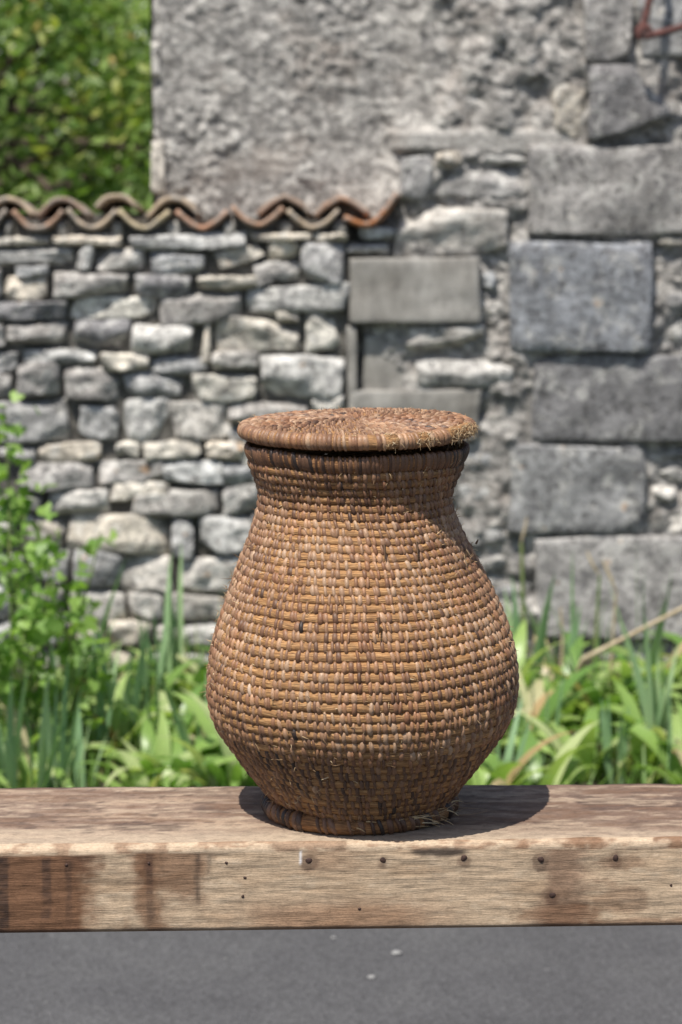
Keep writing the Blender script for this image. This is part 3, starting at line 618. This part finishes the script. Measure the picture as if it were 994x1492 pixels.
def wob(ph, z): return 0.0020 * np.sin(2 * ph + 1 + z * 9) + 0.0012 * np.sin(3 * ph + 2 - z * 25) + 0.0010 * vnoise(np.cos(ph) * 5, np.sin(ph) * 5, z * 30, 5)
def zwob(ph, z): return 0.0022 * np.sin(ph + z * 14) + 0.0020 * vnoise(np.cos(ph) * 3, np.sin(ph) * 3, z * 22, 8)
def stitches(bag, Rr, Zc, cx, cy, t, N, pitch, width, thick, tmean, tvar, slant, arc=(-92, 100), skip=0.04, seed=0, flat=1.0, prange=None, lift=0.0004, npth=8, nsq=1.0):
    rg = np.random.default_rng(seed + 1000); T = np.array([N[1], -N[0]])
    n = max(int(2 * np.pi * Rr / pitch), 5); base = rg.random() * 6.28
    cross = np.linspace(-1, 1, 5)
    F = grid_faces(npth, 5)
    for i in range(n):
        if rg.random() < skip: continue
        ph0 = base + (i + rg.normal(0, 0.21)) * 2 * np.pi / n
        if prange and not prange(ph0): continue
        w = width * rg.uniform(0.70, 1.28); th = thick * rg.uniform(0.65, 1.4); sl = slant * rg.uniform(0.5, 1.5) + rg.normal(0, 0.0007)
        a = np.radians(np.linspace(arc[0] + rg.normal(0, 7), arc[1] + rg.normal(0, 9), npth))
        u = np.linspace(-1, 1, npth); prof = np.sqrt(np.clip(1 - np.abs(u) ** 4 * 0.75, 0, 1))
        lat = (sl * u + 0.0006 * rg.normal() * u * u)[:, None] + cross[None, :] * (w / 2) * prof[:, None]
        rad = (t + lift)[..., None] if hasattr(t, '__len__') else t + lift
        off = rad + th * np.sqrt(np.clip(1 - cross[None, :] ** 2, 0, 1)) * (0.6 + 0.4 * prof[:, None]) - 0.0004
        ca, sa = np.cos(a)[:, None] * nsq, np.sin(a)[:, None] * flat
        PH = ph0 + lat / max(Rr, 0.004)
        Rn = Rr + wob(PH, Zc) + off * (ca * N[0] + sa * T[0]); Zn = Zc + zwob(PH, Zc) + off * (ca * N[1] + sa * T[1])
        v = np.stack([cx + Rn * np.cos(PH), cy + Rn * np.sin(PH), Zn], -1).reshape(-1, 3)
        bag.add(v, F, np.clip(rg.normal(tmean, tvar) + 0.10 * math.sin(ph0 * 3 + Zc * 40), 0.0, 0.86 if rg.random() < 0.985 else 1.0))
# rows of the body
NSQ = 0.84; rows = [(0.0022, 0.0175, 660.0)]; cur = 0.0168
def spacing(sv):
    y_ = np.interp(sv, s, [q[0] for q in prof_px])
    return np.interp(y_, [655, 735, 760, 830, 900, 1045, 1065, 1180], [0.0096, 0.0092, 0.0087, 0.0096, 0.0110, 0.0116, 0.0118, 0.0122]), y_
while cur < s[-1]:
    sp, y_ = spacing(cur); sp *= 1 + 0.07 * math.sin(len(rows) * 2.4) * math.cos(len(rows) * 0.9); rows.append((cur, sp, y_)); cur += sp
nst = 0
for i, (sv, sp, y_) in enumerate(rows):
    rr, zc, cx = (float(np.interp(sv, ss, a)) for a in (PR, PZ_, PCX))
    e = 0.004; dr = np.interp(sv + e, ss, PR) - np.interp(sv - e, ss, PR); dz = np.interp(sv + e, ss, PZ_) - np.interp(sv - e, ss, PZ_)
    L = math.hypot(dr, dz); T = np.array([dr, dz]) / L; N = np.array([-T[1], T[0]])
    if N[0] < 0: N = -N
    t = sp * 0.5; th = 0.0016; NSQ = 0.52 if i == 0 else 0.88
    Rc = rr - (t * NSQ + th) * N[0]; Zc = zc - (t * NSQ + th) * N[1]
    rim = i == 0; neck = y_ < 738; low = y_ > 1058
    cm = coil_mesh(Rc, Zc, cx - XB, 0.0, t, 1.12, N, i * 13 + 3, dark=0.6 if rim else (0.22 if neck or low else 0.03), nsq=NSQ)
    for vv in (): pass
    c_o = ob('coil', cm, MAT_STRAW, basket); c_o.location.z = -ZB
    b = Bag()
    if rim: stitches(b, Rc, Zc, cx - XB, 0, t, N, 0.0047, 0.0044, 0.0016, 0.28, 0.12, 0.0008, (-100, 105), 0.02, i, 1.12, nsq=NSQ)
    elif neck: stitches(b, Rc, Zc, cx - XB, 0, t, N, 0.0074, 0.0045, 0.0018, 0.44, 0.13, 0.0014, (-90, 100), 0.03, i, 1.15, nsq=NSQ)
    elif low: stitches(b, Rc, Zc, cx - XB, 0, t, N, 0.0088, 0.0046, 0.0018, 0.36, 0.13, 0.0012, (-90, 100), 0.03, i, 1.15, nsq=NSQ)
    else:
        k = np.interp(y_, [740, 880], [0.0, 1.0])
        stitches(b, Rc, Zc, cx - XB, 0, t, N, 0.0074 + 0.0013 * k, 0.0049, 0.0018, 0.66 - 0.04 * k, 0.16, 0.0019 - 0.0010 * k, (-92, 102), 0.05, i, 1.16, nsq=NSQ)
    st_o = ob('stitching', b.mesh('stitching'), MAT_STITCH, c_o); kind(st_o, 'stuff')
# dark inside so that no light leaks between the coils: the base disc
nseg = 48; a = np.linspace(0, 2 * np.pi, nseg, endpoint=False)
disc = np.concatenate([np.stack([r0 * np.cos(a), r0 * np.sin(a), np.full(nseg, 0.012)], 1) for r0 in (0.002, 0.05, 0.098)])
me = quads('bottom', disc, grid_faces(3, nseg, wrap_m=True)); attr_f(me, 'tone', np.full(len(disc), 0.5)); me.uv_layers.new(name='UVMap'); ob('bottom', me, MAT_STRAW, basket)
# foot ring
RF, TF = 0.1010, 0.0100
wob_keep, zwob_keep = wob, zwob
def zwob(ph, z): return 0.0 * ph
fo = ob('foot_ring', coil_mesh(RF, 0.0102, 0, 0, TF, 1.0, np.array([1.0, 0.0]), 501, dark=0.55), MAT_STRAW, basket)
b = Bag(); stitches(b, RF, 0.0105, 0, 0, TF, np.array([1.0, 0.0]), 0.0086, 0.0060, 0.0024, 0.24, 0.14, 0.0044, (-130, 78), 0.14, 77)
kind(ob('stitching', b.mesh('stitching'), MAT_STITCH, fo), 'stuff')
b = Bag(); stitches(b, RF - 0.006, 0.0175, 0, 0, 0.0045, np.array([0.9, 0.43]), 0.0085, 0.0036, 0.0016, 0.22, 0.10, 0.0030, (-120, 80), 0.15, 78)
kind(ob('lashing', b.mesh('lashing'), MAT_STITCH, fo), 'stuff')
zwob = zwob_keep
# loose fibres on the body and straw ends at the foot
def fibre(bag, p, d, L, w, tone, droop=0.0, seed=0):
    d = np.asarray(d, float); d /= np.linalg.norm(d) + 1e-9; n = 5; u = np.linspace(0, 1, n)
    sd = np.cross(d, [0.3, 1, 0.2]); sd /= np.linalg.norm(sd) + 1e-9
    rg = np.random.default_rng(seed); bend = rg.normal(0, 0.18, 3) * L
    pts = np.asarray(p) + np.outer(u * L, d) + np.outer(u * u, bend); pts[:, 2] -= droop * u * u * L
    bag.add(*tube(pts, w * (1 - 0.75 * u), 4), tone)
fb_ = Bag(); rg = np.random.default_rng(42)
for i in range(1300):
    sv = rg.uniform(0.004, s[-1] - 0.004); ph = rg.uniform(0, 2 * np.pi)
    rr, zc, cx = (float(np.interp(sv, ss, a_)) for a_ in (PR, PZ_, PCX))
    o_ = np.array([math.cos(ph), math.sin(ph), 0]); tg = np.array([-math.sin(ph), math.cos(ph), 0])
    L = rg.uniform(0.003, 0.009) * (2.0 if rg.random() < 0.05 else 1)
    d = o_ * rg.uniform(0.1, 0.8) + tg * rg.normal(0, 0.9) + np.array([0, 0, rg.normal(0, 0.6)])
    fibre(fb_, np.array([cx - XB, 0, zc - ZB]) + o_ * (rr - 0.002), d, L, rg.uniform(0.0003, 0.0006), np.clip(rg.normal(0.55, 0.28), 0, 1), 0, i)
for (px_, py_, dpx, dpy, tn) in ((560, 795, 3, 14, 0.0), (607, 790, 4, 16, 0.0), (551, 900, 3, 18, 0.0), (694, 792, 4, -10, 0.0)):   # dark stub ends
    t_ = P(px_, py_, YB); i0 = int(np.argmin(np.abs(PZ_ - t_.z))); dx = (t_.x - PCX[i0]); yy = -math.sqrt(max(PR[i0] ** 2 - dx * dx, 1e-5))
    p_ = P(px_, py_, YB + yy); sc = 1 / 1250.0
    fibre(fb_, np.array([p_.x - XB, yy + 0.001, p_.z - ZB]), np.array([dpx, -6, -dpy]), math.hypot(dpx, dpy) * sc * 1.2, 0.0017, tn, 0, 9)
kind(ob('loose_fibres', fb_.mesh('loose_fibres'), MAT_FIBRE, basket), 'stuff')
fe = Bag()
for i in range(46):
    ph = rg.uniform(-1.05, -0.25) if i < 34 else rg.uniform(-2.7, -0.2); o_ = np.array([math.cos(ph), math.sin(ph), 0]); tg = np.array([-math.sin(ph), math.cos(ph), 0])
    p_ = o_ * (RF + rg.uniform(-0.004, 0.009)) + np.array([0, 0, rg.uniform(0.006, 0.020)])
    fibre(fe, p_, tg * rg.uniform(0.5, 1.0) + o_ * rg.uniform(0.0, 0.45) + np.array([0, 0, rg.normal(0, 0.12)]), rg.uniform(0.016, 0.038) if i < 34 else 0.012, rg.uniform(0.0006, 0.0013), np.clip(rg.normal(0.58, 0.22), 0, 1), 0.1, 300 + i)
for i in range(190):
    ph = rg.uniform(0, 2 * np.pi); o_ = np.array([math.cos(ph), math.sin(ph), 0]); tg = np.array([-math.sin(ph), math.cos(ph), 0])
    fibre(fe, o_ * (RF + rg.uniform(-0.002, 0.006)) + np.array([0, 0, rg.uniform(0.016, 0.022)]), tg * rg.normal(0, 0.9) + o_ * rg.uniform(-0.2, 0.9) + np.array([0, 0, rg.uniform(-0.2, 0.6)]), rg.uniform(0.004, 0.010), rg.uniform(0.0005, 0.0012), np.clip(rg.normal(0.12, 0.14), 0, 1), 0.3, 600 + i)
for i in range(6): fibre(fe, np.array([0.105, -0.03 + 0.01 * i, 0.003]), np.array([1.0, rg.normal(0.3, 0.4), 0.03]), rg.uniform(0.02, 0.05), 0.0004, 0.5, 0.05, 400 + i)
kind(ob('straw_ends', fe.mesh('straw_ends'), MAT_FIBRE, fo), 'stuff')

# ---- lid
la, lb = P(345, 625, YB), P(695, 623, YB); LR = (lb.x - la.x) / 2; lc = (la + lb) / 2
lid.location = (lc.x, YB, lc.z); lid.rotation_euler = (R_(-0.3), R_(-0.6), 0.3)
TL = 0.0082
def zwob(ph, z): return 0.0007 * np.sin(2 * ph + 1)
def wob(ph, z): return 0.0012 * np.sin(2 * ph) + 0.0009 * vnoise(np.cos(ph) * 4, np.sin(ph) * 4, 1.5, 3)
UP = np.array([0.0, 1.0])
ro = ob('rim_coil', coil_mesh(LR - TL - 0.001, 0, 0, 0, TL, 1.0, np.array([1.0, 0.0]), 901, 260, 14, 0.1), MAT_STRAW, lid)
def gap(ph):                                       # wrapping worn away at the frayed places
    d = (ph + 0.3) % (2 * np.pi); return not (5.60 < d < 6.15 or 4.98 < d < 5.08 or 5.25 < d < 5.38) or rng.random() < 0.2
b = Bag(); stitches(b, LR - TL - 0.001, 0, 0, 0, TL, np.array([1.0, 0.0]), 0.0047, 0.0048, 0.0012, 0.62, 0.14, 0.0012, (-135, 125), 0.02, 901, prange=gap, npth=11)
kind(ob('stitching', b.mesh('stitching'), MAT_STITCH, ro), 'stuff')
k = 0; rcur = LR - 2 * TL - 0.003
while rcur > 0.006:
    t = 0.0050; zc = TL - t - 0.0012 + 0.0030 * (1 - (rcur / LR) ** 2)
    c_o = ob('coil', coil_mesh(rcur, zc, 0, 0, t, 1.05, UP, 700 + k, max(24, int(220 * rcur / LR)), 9, 0.1), MAT_STRAW, lid)
    b = Bag(); stitches(b, rcur, zc, 0, 0, t, UP, 0.0062, 0.0036, 0.0030, 0.60, 0.19, 0.0042, (-75, 100), 0.05, 700 + k, lift=0.0002)
    kind(ob('stitching', b.mesh('stitching'), MAT_STITCH, c_o), 'stuff')
    rcur -= 0.0088; k += 1
fl = Bag()
for i in range(1500):
    r0 = LR * math.sqrt(rg.random()); ph = rg.uniform(0, 2 * np.pi); o_ = np.array([math.cos(ph), math.sin(ph), 0]); tg = np.array([-math.sin(ph), math.cos(ph), 0])
    fibre(fl, o_ * min(r0, LR - 0.004) + np.array([0, 0, TL * 0.8 if r0 < LR - 0.012 else rg.uniform(-0.004, 0.008)]), tg * rg.normal(0, 1) + o_ * rg.normal(0, 0.5) + np.array([0, 0, rg.uniform(0.1, 0.9)]), rg.uniform(0.003, 0.008), rg.uniform(0.00025, 0.0006), np.clip(rg.normal(0.5, 0.25), 0, 1), 0.2, 800 + i)
kind(ob('loose_fibres', fl.mesh('loose_fibres'), MAT_FIBRE, lid), 'stuff')
ff = Bag()
for i in range(430):
    q = rg.random()
    ph = rg.uniform(-0.72, -0.02) if q < 0.72 else (rg.normal(-1.30, 0.05) if q < 0.84 else rg.normal(-0.98, 0.06))
    ph -= 0.3; al = rg.uniform(-0.9, 1.4)
    o_ = np.array([math.cos(ph), math.sin(ph), 0]); tg = np.array([-math.sin(ph), math.cos(ph), 0])
    p_ = o_ * (LR - TL - 0.001 + (TL + 0.0005) * math.cos(al)) + np.array([0, 0, TL * math.sin(al)])
    d = tg * rg.normal(0.2, 1.0) + o_ * rg.uniform(0.0, 0.45) * math.cos(al) + np.array([0, 0, rg.uniform(-0.7, 0.5)])
    fibre(ff, p_, d, rg.uniform(0.0025, 0.0065), rg.uniform(0.00022, 0.0005), np.clip(rg.normal(0.60, 0.25), 0, 1), 0.5, 1500 + i)
kind(ob('frayed_straw', ff.mesh('frayed_straw'), MAT_FIBRE, ro), 'stuff')

# ================================================================== PLANTS
def strip_leaf(L, w, lean, curl, fold, seed, n=9, tipw=0.05, base=0.55, twist=0.0):
    u = np.linspace(0, 1, n); ang = lean + curl * u ** 1.6
    dx, dz = np.sin(ang), np.cos(ang)
    x = np.concatenate([[0], np.cumsum((dx[1:] + dx[:-1]) / 2)]) * L / (n - 1); z = np.concatenate([[0], np.cumsum((dz[1:] + dz[:-1]) / 2)]) * L / (n - 1)
    wid = w * (base + (1 - base) * np.sin(np.clip(u * 1.6, 0, 1) * np.pi / 2)) * np.clip((1 - u ** 2.6) + tipw * (1 - u), 0.02, 1)
    tw = twist * u; v = []
    for sgn in (-1, 0, 1):
        off = np.stack([np.zeros(n), sgn * wid / 2 * np.cos(tw), sgn * wid / 2 * np.sin(tw)], 1)
        nrm = np.stack([-np.cos(ang), np.zeros(n), np.sin(ang)], 1)
        v.append(np.stack([x, np.zeros(n), z], 1) + off + (nrm * (abs(sgn) * fold * wid / 2)[:, None]))
    v = np.stack(v, 1).reshape(-1, 3); me = quads('leaf', v, grid_faces(n, 3)); attr_f(me, 'tone', np.zeros(len(v)))
    uvl = me.uv_layers.new(name='UVMap'); f = grid_faces(n, 3)
    uv = np.stack([(f % 3) / 2.0, (f // 3) / (n - 1.0)], -1); uvl.data.foreach_set('uv', uv.reshape(-1).astype(np.float32)); return me
pr_ = random.Random(21)
STRAPS = [strip_leaf(pr_.uniform(0.21, 0.33), pr_.uniform(0.042, 0.064), pr_.uniform(0.15, 0.5), pr_.uniform(0.9, 2.1), 0.25, i, twist=pr_.uniform(-0.8, 0.8)) for i in range(10)]
IRISES = [strip_leaf(pr_.uniform(0.34, 0.50), pr_.uniform(0.028, 0.040), pr_.uniform(0.0, 0.12), pr_.uniform(0.0, 0.35), 0.12, i, base=0.8) for i in range(8)]
def leafy(name, base, n, meshes, mat, label, cat, group, smin, smax, spread, rnd, fan=None):
    t = tag(empty(name, base), label, cat, group)
    for i in range(n):
        o = ob('leaf', rnd.choice(meshes), mat, t)
        a = rnd.uniform(0, 6.283) if fan is None else fan + rnd.choice((0, math.pi)) + rnd.gauss(0, 0.25)
        sc = rnd.uniform(smin, smax); o.scale = (sc, sc * rnd.uniform(0.85, 1.15), sc * rnd.uniform(0.85, 1.15))
        o.rotation_euler = (rnd.gauss(0, 0.10), rnd.gauss(0, 0.10), a)
        rr = rnd.uniform(0, spread); o.location = (rr * math.cos(a), rr * math.sin(a), -0.01)
    return t
pr_ = random.Random(5)
SL, SG = 'pale green plant with broad arching strap leaves growing in the bed', 'strap-leaved plants in the bed'
spots = []
for (x0, x1, nn) in ((110, 420, 17), (420, 640, 8), (640, 1060, 24)):
    for i in range(nn): spots.append((x0 + (x1 - x0) * (i + pr_.random()) / nn, pr_.uniform(5.25, 6.45)))
for i in range(8): spots.append((-120 + 32 * i, pr_.uniform(5.3, 6.3)))
for (x, y) in spots:
    b_ = P(x, 1000, y)
    SL = 'pale green broad strap-leaved plant ' + ('under the bramble-like shrub' if x < 90 else 'below the rubble wall beside the shrub' if x < 330 else 'hidden behind the basket' if x < 690 else 'below the big quoin blocks')
    leafy('strap_leaf_plant', (b_.x, y, 0.01), pr_.randint(9, 14), STRAPS, MAT_STRAP, SL, 'plant', SG, 0.75, 1.12, 0.04, pr_)
IL, IG = 'clump of upright blue-green sword-shaped iris leaves', 'iris clumps in the bed'
for (x, y, sc) in ((12, 5.4, 0.72), (48, 5.35, 0.75), (30, 5.3, 0.68), (75, 5.45, 0.72), (110, 5.5, 0.6), (148, 5.75, 0.85), (215, 6.1, 0.85), (250, 6.35, 0.92), (288, 6.25, 0.9), (330, 6.3, 0.75), (700, 6.3, 0.8), (765, 6.45, 1.05), (825, 6.5, 0.8), (940, 6.35, 1.0), (985, 5.5, 0.7), (900, 5.6, 0.65), (720, 5.4, 0.62), (1040, 5.9, 0.8), (105, 6.2, 0.9), (178, 6.0, 0.9), (232, 5.7, 0.8), (300, 5.6, 0.7), (340, 5.9, 0.8), (700, 5.9, 0.8), (790, 5.8, 0.75), (960, 6.0, 0.75), (860, 6.2, 0.85), (450, 6.3, 0.9), (580, 6.2, 0.9)):
    b_ = P(x, 1000, y)
    IL = 'upright blue-green sword-leaved iris ' + ('in front of the bramble-like shrub' if x < 60 else 'clump close to the rubble wall' if x < 345 else 'clump hidden behind the basket' if x < 600 else 'clump before the quoin blocks')
    leafy('iris_plant', (b_.x, y, 0.01), pr_.randint(5, 8), IRISES, MAT_IRIS, IL, 'plant', IG, sc * 0.75, sc * 1.08, 0.035, pr_, pr_.gauss(0, 0.5))
# leaning shrub with small lobed leaves
def lobed_leaf(sz):
    a = np.linspace(-np.pi * 0.85, np.pi * 0.85, 10); r0 = sz * (0.55 + 0.45 * np.abs(np.cos(1.5 * a))); p_ = np.stack([r0 * np.cos(a), r0 * np.sin(a), -0.25 * np.abs(r0 * np.sin(a))], 1)
    v = np.concatenate([[[-0.3 * sz, 0, 0]], p_]); f = [[0, i, i + 1, i + 2] for i in range(1, 9, 2)]
    return v, np.array(f)
LV, LF = lobed_leaf(1.0)
def shrub(name, label, base, stems, leaf_n, size, rnd, seed, group=None):
    t = tag(empty(name, base), label, 'shrub', group); fol = Bag(); rg = np.random.default_rng(seed)
    for (tip, L0) in stems:
        tip = np.array(tip) - np.array(base); n = 14; u = np.linspace(0, 1, n)
        side_ = rg.normal(0, 0.05, 3); pts = np.outer(u, tip) + np.outer(np.sin(u * np.pi), side_) + np.outer(np.sin(u * 7 + rg.random() * 6), rg.normal(0, 0.008, 3))
        bb_ = Bag(); bb_.add(*tube(pts, 0.0045 * (1 - 0.75 * u) + 0.0008, 6)); ob('stem', bb_.mesh('stem'), MAT_STALK, t)
        for k in range(L0):
            q = rg.uniform(0.12, 1.0) ** 0.8; i = min(int(q * (n - 1)), n - 2)
            c0 = pts[i] + (pts[i + 1] - pts[i]) * rg.random() + rg.normal(0, 0.045 * (1.25 - 0.7 * q), 3)
            e = Euler((rg.normal(0, 0.7), rg.normal(0.2, 0.7), rg.uniform(0, 6.28))).to_matrix(); sz = size * rg.uniform(0.55, 1.25)
            fol.add((LV * sz) @ np.array(e).T + c0, LF, rg.random() * 0.9)
    kind(ob('foliage', fol.mesh('foliage'), MAT_SHRUB, t), 'stuff'); return t
def tips(lst, y): return [(P(a, b, y + d), n) for (a, b, d, n) in lst]
b0 = P(40, 1000, 5.75); b0.z = 0.0
shrub('leafy_shrub', 'bright green bramble-like shrub with thin leaning stems against the rubble wall', b0,
      tips([(8, 590, 0.0, 60), (35, 690, 0.1, 42), (-30, 650, 0.1, 60), (60, 760, -0.1, 36), (90, 770, 0.05, 36), (150, 772, 0.1, 26), (118, 800, 0.15, 26), (20, 780, -0.2, 60), (-10, 840, -0.25, 60), (70, 850, -0.2, 40), (40, 900, -0.3, 60), (-60, 760, 0.0, 60), (-20, 930, -0.3, 60)], 5.8), 0, 0.023, pr_, 31)
b1 = P(-170, 1000, 5.8); b1.z = 0
shrub('leafy_shrub', 'bushy green shrub beside the bramble-like shrub, farther from the basket', b1, tips([(-150, 700, 0, 90), (-220, 660, 0.1, 90), (-110, 780, -0.2, 90), (-260, 780, 0, 90), (-190, 850, -0.25, 90)], 5.85), 0, 0.030, pr_, 32)
# low greenery between the plants
gr_ = Bag(); rg = np.random.default_rng(77); NB = 3600
for i in range(NB):
    x, y = rg.uniform(-1.7, 1.7), rg.uniform(5.03, 6.9); L = rg.uniform(0.05, 0.17); a = rg.uniform(0, 6.28); d = np.array([math.cos(a), math.sin(a)])
    w = rg.uniform(0.003, 0.008); k = rg.uniform(0.2, 0.9) * L; sd = np.array([-d[1], d[0]]) * w / 2
    v = [[x - sd[0], y - sd[1], 0.0], [x + sd[0], y + sd[1], 0.0], [x + d[0] * k * .4 - sd[0], y + d[1] * k * .4 - sd[1], L * .6], [x + d[0] * k * .4 + sd[0], y + d[1] * k * .4 + sd[1], L * .6], [x + d[0] * k - sd[0] * .1, y + d[1] * k - sd[1] * .1, L], [x + d[0] * k + sd[0] * .1, y + d[1] * k + sd[1] * .1, L]]
    gr_.add(v, [[0, 1, 3, 2], [2, 3, 5, 4]], rg.random())
tag(kind(ob('grass', gr_.mesh('grass'), MAT_GRASS), 'stuff'), 'short green grass between the plants in the bed', 'grass')
# upright and fallen stalks
def stalk(name, pts, r0, mat, label, extra=None):
    p_ = np.array([list(q) for q in pts]); base = p_[0].copy(); u = np.linspace(0, 1, len(p_)); uu = np.linspace(0, 1, 12)
    pp_ = np.stack([np.interp(uu, u, p_[:, i]) for i in range(3)], 1) - base
    b = Bag(); b.add(*tube(pp_, r0 * (1 - 0.4 * uu), 7)); t = tag(empty(name, base), label, 'stalk'); ob('stem', b.mesh('stem'), mat, t)
    if extra:
        for (q, rr, mm) in extra:
            e = np.array([list(z) for z in q]) - base; ue = np.linspace(0, 1, len(e)); ee = np.stack([np.interp(uu, ue, e[:, i]) for i in range(3)], 1)
            b = Bag(); b.add(*tube(ee, rr * np.sin(np.pi * (0.12 + 0.8 * uu)), 6, 0.5)); ob('dry_leaf', b.mesh('dry_leaf'), mm, t)
def G(x, y): g_ = P(x, 900, y); g_.z = 0.0; return g_
stalk('dry_stalk', [G(836, 6.3), P(843, 964, 6.1), P(920, 925, 6.05), P(1030, 868, 6.0)], 0.0085, MAT_DRY, 'pale dry straw stalk leaning low across the plants')
stalk('broken_stalk', [G(888, 6.3), P(893, 930, 6.3), P(898, 862, 6.3)], 0.005, MAT_DRY, 'thin brown stalk with a folded dry tip before the quoin block', [([P(899, 864, 6.3), P(888, 838, 6.3), P(878, 814, 6.3)], 0.011, MAT_DRY)])
stalk('green_stalk', [G(866, 6.35), P(868, 930, 6.35), P(874, 838, 6.35)], 0.006, MAT_STALK, 'green upright stalk with a bent dry flower tip', [([P(874, 840, 6.35), P(862, 820, 6.35), P(855, 802, 6.35)], 0.009, MAT_DRY)])
stalk('seed_stalk', [G(762, 6.5), P(763, 900, 6.5), P(760, 790, 6.5)], 0.0075, MAT_STALK, 'tall pale green flower stalk close to the basket belly', [([P(758, 795, 6.5), P(765, 770, 6.5), P(768, 752, 6.5)], 0.007, MAT_DRY)])
stalk('brown_stalk', [G(818, 6.4), P(820, 930, 6.4), P(817, 885, 6.4)], 0.005, MAT_DRY, 'short brown stalk with withered bud in the strap-leaved plants')

# ================================================================== TREES BEHIND THE WALL
def tree(name, label, base, H, crown_c, crown_r, nleaf, lsz, seed, front=True):
    t = tag(empty(name, base), label, 'tree', None); rg = np.random.default_rng(seed); cc = np.array(crown_c)
    tb = Bag(); top = cc + np.array([0, 0, crown_r[2] * 0.3]); u = np.linspace(0, 1, 12)
    tb.add(*tube(np.outer(u, top) + np.outer(np.sin(u * 5), rg.normal(0, 0.06, 3)), 0.16 * (1 - 0.8 * u) + 0.02, 9)); ob('trunk', tb.mesh('trunk'), MAT_BARK, t)
    ncl = 210; dirs = rg.normal(0, 1, (ncl, 3)); dirs /= np.linalg.norm(dirs, axis=1)[:, None]
    cl = cc + dirs * np.array(crown_r) * (rg.uniform(0.45, 1.0, ncl) ** 0.5)[:, None]
    lb = Bag()
    for i in range(0, ncl, 5):
        st_ = top * rg.uniform(0.35, 0.9); uu = np.linspace(0, 1, 7)
        lb.add(*tube(st_ + np.outer(uu, cl[i] - st_) + np.outer(np.sin(uu * 3.1), [0, 0, 0.12]), 0.035 * (1 - 0.85 * uu) + 0.004, 6))
    ob('limbs', lb.mesh('limbs'), MAT_BARK, t)
    ci = rg.integers(0, ncl, nleaf); sig = rg.uniform(0.16, 0.34, ncl)[ci][:, None]
    pos = cl[ci] + rg.normal(0, 1, (nleaf, 3)) * sig * np.array([1, 1, 0.7])
    n_ = rg.normal(0, 1, (nleaf, 3)) + np.array([-0.3, -0.5, 0.9]); n_ /= np.linalg.norm(n_, axis=1)[:, None]
    a = np.cross(n_, rg.normal(0, 1, (nleaf, 3))); a /= np.linalg.norm(a, axis=1)[:, None]; b = np.cross(n_, a)
    sz = (lsz * rg.uniform(0.6, 1.3, nleaf))[:, None]
    v = np.stack([pos - a * sz, pos + b * sz * 0.5 - n_ * sz * 0.12, pos + a * sz, pos - b * sz * 0.5 - n_ * sz * 0.12], 1).reshape(-1, 3)
    me = quads('crown', v, np.arange(nleaf * 4).reshape(-1, 4), False)
    tn = np.clip(rg.uniform(0, 0.75, ncl)[ci] + rg.uniform(0, 0.24, nleaf), 0, 1); attr_f(me, 'tone', np.repeat(tn, 4)); ob('crown', me, MAT_TREE, t)
    return t
tree('leafy_tree', 'broad leafy green tree rising behind the tiled wall', (-2.15, 12.6, 0), 5, (0, 0, 1.45), (1.75, 1.3, 1.3), 17000, 0.046, 3)
tree('leafy_tree', 'second leafy green tree deeper behind the tiled wall tree', (-1.5, 17.5, 0), 6, (0, 0, 1.7), (2.2, 1.6, 1.3), 7000, 0.06, 4)
tree('leafy_tree', 'leafy green tree far behind the wall, left of the others', (-5.8, 15.5, 0), 6, (0, 0, 2.6), (2.2, 1.8, 2.4), 12000, 0.06, 6)

# ================================================================== SMALL THINGS
gl = []
for i, (x, y, r0) in enumerate(((578, 1390, 0.008), (541, 1425, 0.006), (486, 1367, 0.004))):
    g0 = Pz(x, y, 0.0); v = SHELL_V / np.linalg.norm(SHELL_V, axis=1)[:, None]; v = v * np.array([r0 * 1.3, r0, r0 * 0.45]); v = v + 0.25 * r0 * np.stack([fbm(v[:, 0] / r0 + i * 5, v[:, 1] / r0, v[:, 2] / r0, 3, d) for d in range(3)], 1); v[:, 2] += r0 * 0.38
    tag(ob('pebble', quads('pebble', v, SHELL_F), MAT_GRIT, None, (g0.x, g0.y, 0.0)), 'small pale stone chip lying on the asphalt', 'pebble', 'stone chips on the asphalt')
